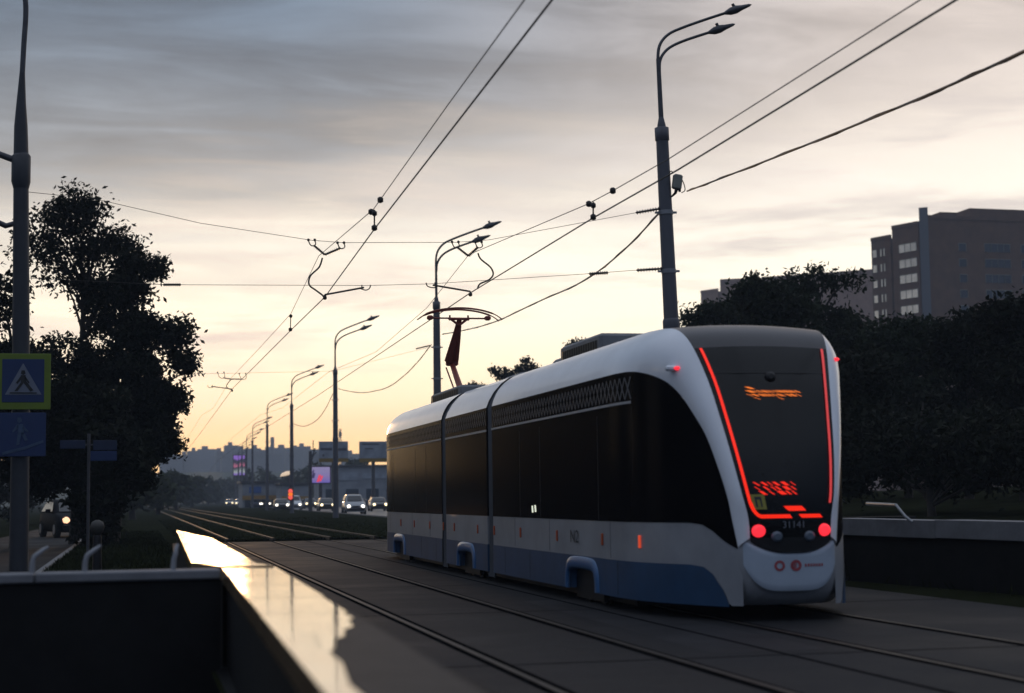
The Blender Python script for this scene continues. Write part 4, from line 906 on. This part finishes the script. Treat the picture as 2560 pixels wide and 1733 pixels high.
# ------------------------------------------------------------------ the two brick blocks
def facade_block(name, label, parts, mat, H, wins, group='brick tower blocks'):
    t = thing(name, label, 'apartment block', (parts[0][0][0], parts[0][0][1], 0), 0, group); o = Vector(t.location)
    for (a, b, dep, h) in parts:
        a, b = Vector((*a, 0)), Vector((*b, 0)); tt = (b-a).normalized(); n = Vector((tt.y, -tt.x, 0)); 
        if n.dot(a) > 0: n = -n                  # outward = towards the camera
        m = MB(); m.prism([p - o for p in (a, b, b-n*dep, a-n*dep)], (0, 0, h)); w = m.build('wall', mat, t)
        m = MB(); m.prism([p - o + Vector((0,0,h)) for p in (a+n*.15, b+n*.15, b+n*.15-n*.5, a+n*.15-n*.5)], (0, 0, .7)); m.build('parapet', mat, w)
    for (pi, x0, x1, z, h, mt) in wins:
        a, b, dep, hh = parts[pi]; a, b = Vector((*a, 0)), Vector((*b, 0)); tt = (b-a).normalized(); n = Vector((tt.y, -tt.x, 0)); L_ = (b-a).length
        if n.dot(a) > 0: n = -n
        q0, q1 = a+tt*L_*x0, a+tt*L_*x1
        m = MB(); m.prism([p - o + Vector((0,0,z)) for p in (q0+n*.03, q1+n*.03, q1-n*.02, q0-n*.02)], (0, 0, h)); wn = m.build('window', mt, t)
        m = MB(); m.prism([p - o + Vector((0,0,z-.14)) for p in (q0+n*.10, q1+n*.10, q1-n*.02, q0-n*.02)], (0, 0, .12)); m.build('sill', mat, wn)
        m = MB(); k = max(1, round((q1-q0).length/1.3))
        for i in range(k+1):
            c = q0.lerp(q1, i/k)-o; m.tube([c+n*.05+Vector((0,0,z)), c+n*.05+Vector((0,0,z+h))], .05, 4)
        m.tube([q0-o+n*.05+Vector((0,0,z+h)), q1-o+n*.05+Vector((0,0,z+h))], .05, 4)
        m.build('frame', bpy.data.materials['box_cream'], wn)
    return t
rd = random.Random(4); wins = []; H1 = 51.5
for f in range(7):
    z = H1-4.4-f*3.0
    wins += [(0, .06, .28, z, 1.5, win_glass), (0, .46, .54, z, 1.5, win_glass), (0, .63, .70, z, 1.5, win_glass), (1, .25, .92, z, 1.6, win_glass)]
for f in range(9):
    z = H1-4.6-f*3.0
    wins += [(2, .16, .20, z, 1.5, win_dark), (2, .30, .44, z, 1.6, win_dark), (2, .50, .66, z, 1.6, win_dark), (2, .74, .80, z, 1.5, win_dark), (2, .87, .96, z, 1.6, win_dark)]
tw = facade_block('tower_block', 'brown brick tower block with rows of windows catching the sunset beside dull blue ones', [((141.4, 299), (143.2, 294.2), 12, 50.4), ((143.3, 293.6), (145.7, 287.4), 12, 52.0), ((147.2, 286.2), (187, 288), 14, 53.0)], brick_a, H1, wins)
m = MB(); m.prism([Vector(p)-Vector(tw.location) for p in ((145.8, 287.0, 0), (147.1, 285.9, 0), (147.2, 287, 0), (146.4, 288, 0))], (0, 0, 55.2)); m.build('stair_shaft', mk('pale_panel', (.10,.11,.13), .8, var=.1), tw)
m = MB(); m.prism([Vector(p)-Vector(tw.location) for p in ((150.5, 287.5, 53), (154, 287.5, 53), (154, 293, 53), (150.5, 293, 53))], (0, 0, 1.6)); m.build('roof_hut', brick_a, tw)
m = MB()
m.prism([Vector(p)-Vector(tw.location) for p in ((157, 288, 53), (170, 288.5, 53), (170, 295, 53), (157, 295, 53))], (0, 0, 2.6)); m.build('roof_hut', brick_a, tw)
wins = []
for f in range(4):
    z = 57.3-4.6-f*3.0
    wins += [(0, .2, .85, z-2.8, 2.0, win_glass), (1, .2, .3, z-3.4, 2.0, win_glass), (1, .62, .72, z-3.4, 2.0, win_glass), (2, .1, .85, z-3.2, 2.2, win_glass)]
facade_block('slab_block', 'pinkish brown brick slab block half hidden behind trees, flat stepped roof', [((148.8, 421), (151.6, 415.5), 12, 55.2), ((152.2, 415), (158, 412), 12, 57.6), ((158.6, 413), (162, 411.5), 12, 57.6), ((162.4, 411), (186, 392), 14, 57.8)], brick_b, 57, wins)
# ------------------------------------------------------------------ billboards, screens, shops
bb_face = mk('billboard_grey_poster', (.22,.25,.30), .6, var=.35, scale=.6); bb_yel = mk('billboard_yellow_band', (.20,.13,.02), .6, var=.15); bb_dark = mk('billboard_dark_print', (.06,.06,.08), .6)
def board(label, px0, py0, px1, py1, d, prints):
    a, b = P(px0, py0, d), P(px1, py1, d); c = (a+b)/2; w, h = abs(b.x-a.x), abs(a.z-b.z)
    t = thing('billboard', label, 'billboard', (c.x, d, 0), 0, 'roadside billboards')
    m = MB(); m.rbox((0, 0, c.z), (w, .3, h), .03); p = m.build('panel', bb_face, t)
    m = MB(); m.box((0, -.17, c.z-h*.5-h*.11), (w, .06, h*.22)); m.build('yellow_band', bb_yel, t)
    for (x0, z0, x1, z1) in prints:
        m = MB(); m.box((w*(x0+x1)/2-w/2, -.165, c.z+h/2-h*(z0+z1)/2), (w*(x1-x0), .02, h*(z1-z0))); m.build('print', bb_dark, p)
    m = MB(); m.tube([(0, .1, 0), (0, .1, c.z-h/2)], .22, 10); m.build('post', pipe_mat, t)
    m = MB()
    for x in (-w*.3, w*.3): m.tube([(x, -.1, c.z-h*.7), (x, -1.2, c.z-h*.72)], .04, 6)
    m.build('lamp_arm', pipe_mat, t); return t
board('pale billboard with a yellow lower band behind the third lamp pole', 797, 1104, 870, 1146, 210, [(.05, .38, .45, .52), (.62, .40, .95, .55), (.12, .75, .18, .88)])
board('pale billboard with a yellow lower band beside the tram\'s far end', 898, 1104, 968, 1146, 200, [(.1, .12, .7, .2), (.2, .4, .5, .46)])
def screen_mat(name, spec_):                    # a lit display: blocks of colour across its own face
    m = bpy.data.materials.new(name); m.use_nodes = True; nt = m.node_tree; N = nt.nodes; L = nt.links; b = N['Principled BSDF']
    tc = N.new('ShaderNodeTexCoord'); sp_ = N.new('ShaderNodeSeparateXYZ'); L.new(tc.outputs['Generated'], sp_.inputs[0])
    nz = N.new('ShaderNodeTexNoise'); L.new(tc.outputs['Generated'], nz.inputs[0]); nz.inputs['Scale'].default_value = 2.2
    ad = N.new('ShaderNodeMath'); ad.operation = 'MULTIPLY_ADD'; L.new(nz.outputs[0], ad.inputs[0]); ad.inputs[1].default_value = .3; L.new(sp_.outputs[2], ad.inputs[2])
    r = N.new('ShaderNodeValToRGB'); L.new(ad.outputs[0], r.inputs[0]); e = r.color_ramp.elements
    e[0].position, e[0].color = spec_[0]; e[1].position, e[1].color = spec_[-1]
    for p_, c_ in spec_[1:-1]: q = e.new(p_); q.color = c_
    L.new(r.outputs[0], b.inputs['Emission Color']); b.inputs['Emission Strength'].default_value = .55; b.inputs['Base Color'].default_value = (.02,.02,.02,1); return m
scr1 = screen_mat('screen_purple_tall', [(0, (.30,.22,.70,1)), (.22, (.34,.20,.75,1)), (.34, (.55,.62,.60,1)), (.55, (.03,.04,.07,1)), (.62, (.75,.22,.36,1)), (.80, (.05,.05,.09,1)), (.92, (.05,.05,.09,1)), (.98, (.42,.18,.85,1)), (1.15, (.40,.20,.85,1))])
scr2 = screen_mat('screen_lilac', [(0, (.10,.10,.62,1)), (.12, (.22,.18,.70,1)), (.5, (.36,.28,.66,1)), (1.2, (.42,.36,.66,1))])
def lit_screen(label, px0, py0, px1, py1, d, mt, spots_):
    a, b = P(px0, py0, d), P(px1, py1, d); c = (a+b)/2; w, h = abs(b.x-a.x), abs(a.z-b.z)
    t = thing('led_screen', label, 'advertising screen', (c.x, d, 0), 0, 'lit advertising screens')
    m = MB(); m.rbox((0, .12, c.z), (w+.3, .3, h+.3), .05); m.build('cabinet', blackp, t)
    m = MB(); m.grid([[Vector((-w/2+w*i/4, -.05-.0*j, c.z-h/2+h*j/4)) for i in range(5)] for j in range(5)], smooth=False); p = m.build('display', mt, t)
    for (x0, z0, x1, z1, sh, mm) in spots_:
        m = MB(); m.add([Vector((w*(x-.5), -.06, c.z+h*(z-.5))) for x, z in ((x0, z0), (x1, z0), (x1+sh, z1), (x0+sh, z1))], [(0,1,2,3)]); m.build('figure', mm, p)
    m = MB(); m.tube([(0, .15, 0), (0, .15, c.z-h/2)], .25, 10); m.build('post', pipe_mat, t); return t
pink = mk('screen_red_figure', (.2,.02,.03), .5, emit=(.95,.06,.10), estr=.8); dkf = mk('screen_dark_figure', (.02,.02,.05), .5, emit=(.06,.04,.14), estr=.5)
lit_screen('tall glowing purple and white screen between lamp poles in the distance', 584, 1139, 612, 1188, 420, scr1, [])
lit_screen('wide glowing lilac screen with red figures behind the lamp poles', 778, 1168, 825, 1207, 230, scr2, [(.28, .06, .40, .50, .12, pink), (.42, .10, .52, .44, .12, pink), (.02, .30, .16, .62, .06, dkf), (.04, .62, .12, .82, .05, dkf)])
tl = P(726, 1236, 152); t = thing('traffic_light', 'red traffic light glowing beside a lamp pole on the avenue', 'traffic light', (tl.x, 152, 0))
m = MB(); m.tube([(0, .15, 0), (0, .15, tl.z+1.0)], .06, 8); m.build('post', pipe_mat, t)
m = MB(); m.rbox((0, .05, tl.z), (.42, .26, 1.15), .05); m.build('housing', blackp, t)
for dz, k in ((.28, 1), (-.28, 1), (0, 0)):
    m = MB(); m.tube([(0, -.08, tl.z+dz), (0, -.13, tl.z+dz), (0, -.16, tl.z+dz)], [.21, .19, .1], 16); m.build('lamp', mk('signal_red', (.3,.02,.02), .4, emit=(1.0,.12,.09), estr=.9) if k else led_orange, t)
cp = thing('camera_post', 'dark post with two stubby arms left of the lilac screen'.replace('left of', 'beside'), 'street pole', (P(776, 1240, 170).x, 170, 0))
zt_ = P(776, 1128, 170).z; m = MB(); m.tube([(0,0,0), (0,0,zt_)], [.22,.16], 10); m.build('mast', pipe_mat, cp)
m = MB(); m.tube([(0,0,zt_-.8), (.35,0,zt_-.2), (.5,0,zt_+.3)], .07, 7); m.tube([(0,0,zt_-1.3), (.35,0,zt_-.4), (.62,0,zt_-.1)], .06, 7); m.tube([(.3,0,zt_), (.3,0,zt_+1.1)], .05, 6); m.build('arm', pipe_mat, cp)
sl_ = thing('canopy_lamp', 'pale peach lit canopy light floating behind the lamp pole in the distance', 'street lamp', (P(716, 1188, 260).x, 260, 0)); zz = P(716, 1187, 260).z
m = MB(); m.tube([(-.95, 0, zz-.25), (-.6, 0, zz+.0), (0, 0, zz+.2), (.6, 0, zz+.3), (.85, 0, zz+.32)], [.05, .26, .34, .26, .1], 12); m.build('lamp_shade', mk('peach_glow', (.4,.3,.2), .5, emit=(.95,.72,.50), estr=.75), sl_)
m = MB(); m.tube([(.4, .2, 0), (.4, .2, zz+.2)], .09, 8); m.build('post', pipe_mat, sl_)
shop_wall = mk('shop_grey_wall', (.20,.22,.25), .8, var=.3, scale=.4); shop_band = mk('shop_ochre_band', (.26,.15,.035), .7, var=.2); shop_blue = mk('shop_blue_sign', (.03,.09,.28), .6)
def shop(label, px0, px1, ytop, d, bands, h2=None):
    a, b = P(px0, ytop, d), P(px1, ytop, d); w = b.x-a.x; t = thing('shop', label, 'shop', ((a.x+b.x)/2, d, 0), 0, 'low shops along the avenue')
    m = MB(); m.rbox((0, 5, a.z/2), (w, 10, a.z), .1); wl = m.build('wall', shop_wall, t)
    m = MB(); m.box((0, 4.9, a.z+.15), (w+.6, 10.4, .3)); m.build('roof', pipe_mat, t)
    for (x0, x1, z0, z1, mm, nm) in bands:
        m = MB(); m.box((w*((x0+x1)/2-.5), -.06, a.z*(z0+z1)/2), (w*(x1-x0), .12, a.z*(z1-z0))); m.build(nm, mm, t)
    for k in range(4):
        m = MB(); m.box((w*(.14+k*.24-.5), -.03, a.z*.24), (w*.15, .08, a.z*.4)); m.build('window', win_dark, t)
    return t
shop('low pale kiosk with an ochre stripe and a blue sign by the far poles', 606, 700, 1208, 262, [(0, 1, .33, .50, shop_band, 'ochre_stripe'), (.18, .5, .60, .85, shop_blue, 'sign_board')])
shop('low pale shop with an ochre stripe behind the red traffic light', 704, 776, 1212, 250, [(0, 1, .33, .50, shop_band, 'ochre_stripe')])
shop('wide grey shop front under the billboards behind the parked cars', 800, 1010, 1168, 275, [(.05, .45, .66, .86, bb_face, 'sign_board'), (.5, .9, .70, .84, bb_face, 'sign_board')])
# ------------------------------------------------------------------ cars
car_glass = mk('car_glass', (.01,.012,.014), .1, spec=.6); tyre = mk('tyre', (.008,.008,.008), .9)
head = mk('headlamp_white', (.8,.8,.7), .2, emit=(1.0,.93,.80), estr=3.6); headw = mk('headlamp_warm', (.8,.7,.5), .2, emit=(1.0,.80,.45), estr=3.2)
def car(label, x, y, rz, paint, tall=1.0, lights=head, group='cars with headlights on along the avenue', sc=1.0):
    t = thing('car', label, 'car', (x, y, 0), rz, group); t.scale = (sc,)*3; W = .9; h = 1.45*tall
    # front of the car looks down local -Y
    def sec(yv, zs, ws): return [Vector((w, yv, z)) for z, w in zip(zs, ws)] + [Vector((-w, yv, z)) for z, w in list(zip(zs, ws))[::-1]]
    b = MB(); rows = []
    for yv, zt, wq in ((-2.2, .62, .74), (-2.1, .74, .84), (-1.7, .86*tall, .9), (-.9, .95*tall, .91), (0, .97*tall, .91), (1.2, .98*tall, .91), (1.9, .96*tall, .88), (2.15, .85, .80)):
        rows.append(sec(yv, (.22, .32, .6, zt-.06, zt), (W*wq*.96, W*wq*1.06, W*wq*1.1, W*wq*1.04, W*wq*.86)))
    b.grid(rows, close=True); n = len(rows[0]); b.add(rows[0], [tuple(range(n))]); b.add(rows[-1], [tuple(range(n-1, -1, -1))]); body = b.build('body', paint, t)
    c = MB(); rows = []
    for yv, zt, wq in ((-.95, .95*tall, .80), (-.35, h-.10, .70), (-.1, h-.02, .68), (.6, h, .68), (1.3, h-.04, .68), (1.95, .95*tall, .76)):
        rows.append(sec(yv, (.9*tall, (.9*tall+zt)/2, zt-.03, zt), (W*.93, W*(wq+.1), W*wq*1.02, W*wq*.9)))
    c.grid(rows, close=True); c.build('roof', paint, t)
    m = MB(); m.add([(-.66, -.98, .97*tall), (.66, -.98, .97*tall), (.57, -.40, h-.13), (-.57, -.40, h-.13)], [(0,1,2,3)])
    m.v = [(x_, y_-.035, z_+.02) for x_, y_, z_ in m.v]; m.build('windscreen', car_glass, t)
    for s in (-1, 1):
        m = MB(); m.add([(s*.80, -.62, .99*tall), (s*.80, 1.6, .99*tall), (s*.655, 1.25, h-.10), (s*.655, -.12, h-.10)], [(0,1,2,3)]); m.v = [(x_+s*.05, y_, z_) for x_, y_, z_ in m.v]; m.build('side_window', car_glass, t)
        m = MB(); m.tube([(s*.60, -2.05, .68), (s*.60, -2.18, .67), (s*.60, -2.21, .67)], [.15, .135, .08], 14); m.build('headlight', lights, t)
        for yv in (-1.4, 1.35):
            m = MB(); m.tube([(s*.72, yv, .33), (s*.93, yv, .33)], .33, 18); w = m.build('wheel', tyre, t)
            m = MB(); m.tube([(s*.925, yv, .33), (s*.945, yv, .33)], .2, 12); m.build('rim', galv, w)
        m = MB(); m.rbox((s*1.02, -.62, 1.02*tall), (.2, .12, .14), .03); m.build('mirror', paint, t)
    m = MB(); m.rbox((0, -2.2, .42), (1.5, .12, .22), .04); m.build('bumper', blackp, t)
    m = MB(); m.rbox((0, -2.2, .66), (.7, .06, .14), .03); m.build('grille', blackp, t); return t
pz = {k: mk('car_paint_'+k, c, .3, .2, var=.06, coat=.5) for k, c in (('silver', (.24,.26,.28)), ('white', (.48,.50,.52)), ('dark', (.02,.022,.028)), ('blue', (.03,.05,.10)))}
def cpos(px, d): p = P(px, 1270, d); return p.x, d
for px, d, kind, tall, lt, lb in ((884, 143, 'silver', 1.18, head, 'silver off-roader driving toward us with white headlights, near the tram\'s far end'),
                              (945, 172, 'dark', 1.0, headw, 'dark car partly hidden by the tram\'s far end'),
                              (735, 205, 'white', 1.25, head, 'white van behind the red traffic light'),
                              (703, 196, 'dark', 1.0, head, 'dark car with bright lights ahead of the white van'),
                              (815, 182, 'dark', 1.0, headw, 'dark car half hidden behind the lamp pole by the billboards'),
                              (663, 262, 'dark', 1.0, head, 'dark car in the distant queue beside a lamp pole'),
                              (640, 262, 'blue', 1.0, head, 'dark blue car leading the distant queue'),
                              (775, 232, 'blue', 1.0, headw, 'dark car under the lilac screen'),
                              (598, 330, 'white', 1.05, headw, 'pale car farther back in the hazy queue'), (573, 360, 'silver', 1.1, headw, 'small pale car at the hazy end of the queue')):
    x, y = cpos(px, d); car(lb, x, y, -R(2), pz[kind], tall, lt)
x, y = P(176, 1285, 70).x, 70
pz['murk'] = mk('car_paint_murk', (.006,.007,.010), .6, var=.1, spec=.1)
car('dark car with one warm headlight visible behind the signs', x, y, R(14), pz['murk'], 1.05, mk('headlamp_orange', (.5,.3,.2), .3, emit=(1.0,.55,.32), estr=1.6), 'cars on the verge side')
# ------------------------------------------------------------------ hazy skyline
m = MB(); rows = []
for i in range(25):
    x = -1100 + i*115; rows.append([Vector((x, 640, 0)), Vector((x, 800, 6+2*math.sin(i*.9))), Vector((x, 950, 14+3*math.sin(i*.7+1))), Vector((x, 1150, 19+3*math.sin(i*.5))), Vector((x, 1320, 12))])
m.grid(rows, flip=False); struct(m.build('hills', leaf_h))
rdm = random.Random(12)
def sky_block(px0, px1, ytop, d, label=None, dep=20):
    d = 520 + d*.42; ytop = 1126 + (ytop-1126)*.62; px0 -= 5; px1 += 5
    a, b = P(px0, ytop, d), P(px1, ytop, d); w = b.x-a.x; h = a.z
    t = thing('apartment_block', label or 'hazy grey apartment block on the far skyline', 'apartment block', ((a.x+b.x)/2, d, 0), 0, 'hazy blocks on the far skyline')
    m = MB(); m.box((0, dep/2, h/2), (w, dep, h)); wl = m.build('wall', block_mat, t)
    m = MB(); m.box((rdm.uniform(-.2, .2)*w, dep/2, h+1.2), (w*.3, dep*.4, 2.4)); m.build('roof_hut', block_mat, wl)
    for z in range(6, int(h)-2, 9): m = MB(); m.box((0, -.1, z), (w*.86, .3, 2.2)); m.build('window_band', win_dark, t); return t
for q in ((404, 440, 1140, 1500), (446, 472, 1144, 1350), (474, 492, 1128, 1600), (500, 541, 1121, 1700), (545, 566, 1130, 1500), (568, 590, 1106, 1450), (592, 622, 1121, 1600), (618, 648, 1118, 1400), (650, 690, 1124, 1700), (686, 722, 1116, 1550), (722, 752, 1119, 1420), (744, 766, 1110, 1650), (764, 794, 1122, 1500), (790, 830, 1138, 1500), (866, 900, 1140, 1350), (420, 470, 1162, 1100), (640, 700, 1142, 1100), (560, 610, 1150, 1050)): sky_block(*q)
ch = thing('chimney', 'thin tall chimney on the hazy skyline', 'chimney', (P(681, 1200, 990).x, 990, 0)); zc_ = P(681, 1093, 990).z
m = MB(); m.tube([(0,0,0), (0,0,zc_)], [1.6, 1.1], 12); m.build('stack', block_mat, ch)
mt_ = thing('lattice_mast', 'thin red and white mast poking above the billboard beside the lamp pole', 'mast', (P(851, 1200, 600).x, 600, 0)); zm = P(851, 1072, 600).z
m = MB()
for s in ((-.6, -.6), (.6, -.6), (.6, .6), (-.6, .6)): m.tube([(s[0], s[1], 0), (s[0]*.4, s[1]*.4, zm)], .12, 5)
for k in range(12): m.tube([(-.6, -.6, k*zm/12), (.5, -.5, (k+1)*zm/12)], .07, 4)
m.build('lattice', mk('mast_red', (.12,.06,.06), .6), mt_)
m = MB(); m.tube([(0,0,zm-3), (0,0,zm-1.2)], .55, 8); m.build('antenna', block_mat, mt_)
# ------------------------------------------------------------------ haze
HZ = True
if HZ:
    mh = bpy.data.materials.new('haze_air'); mh.use_nodes = True; nt = mh.node_tree; nt.nodes.clear()
    pv = nt.nodes.new('ShaderNodeVolumePrincipled'); pv.inputs['Color'].default_value = (.70,.82,1.0,1); pv.inputs['Density'].default_value = .00040; pv.inputs['Anisotropy'].default_value = .1
    ou = nt.nodes.new('ShaderNodeOutputMaterial'); nt.links.new(pv.outputs[0], ou.inputs['Volume'])
    m = MB(); m.box((350, 640, 29.4), (3600, 1420, 69)); hz = m.build('haze', mh); hz['kind'] = 'stuff'
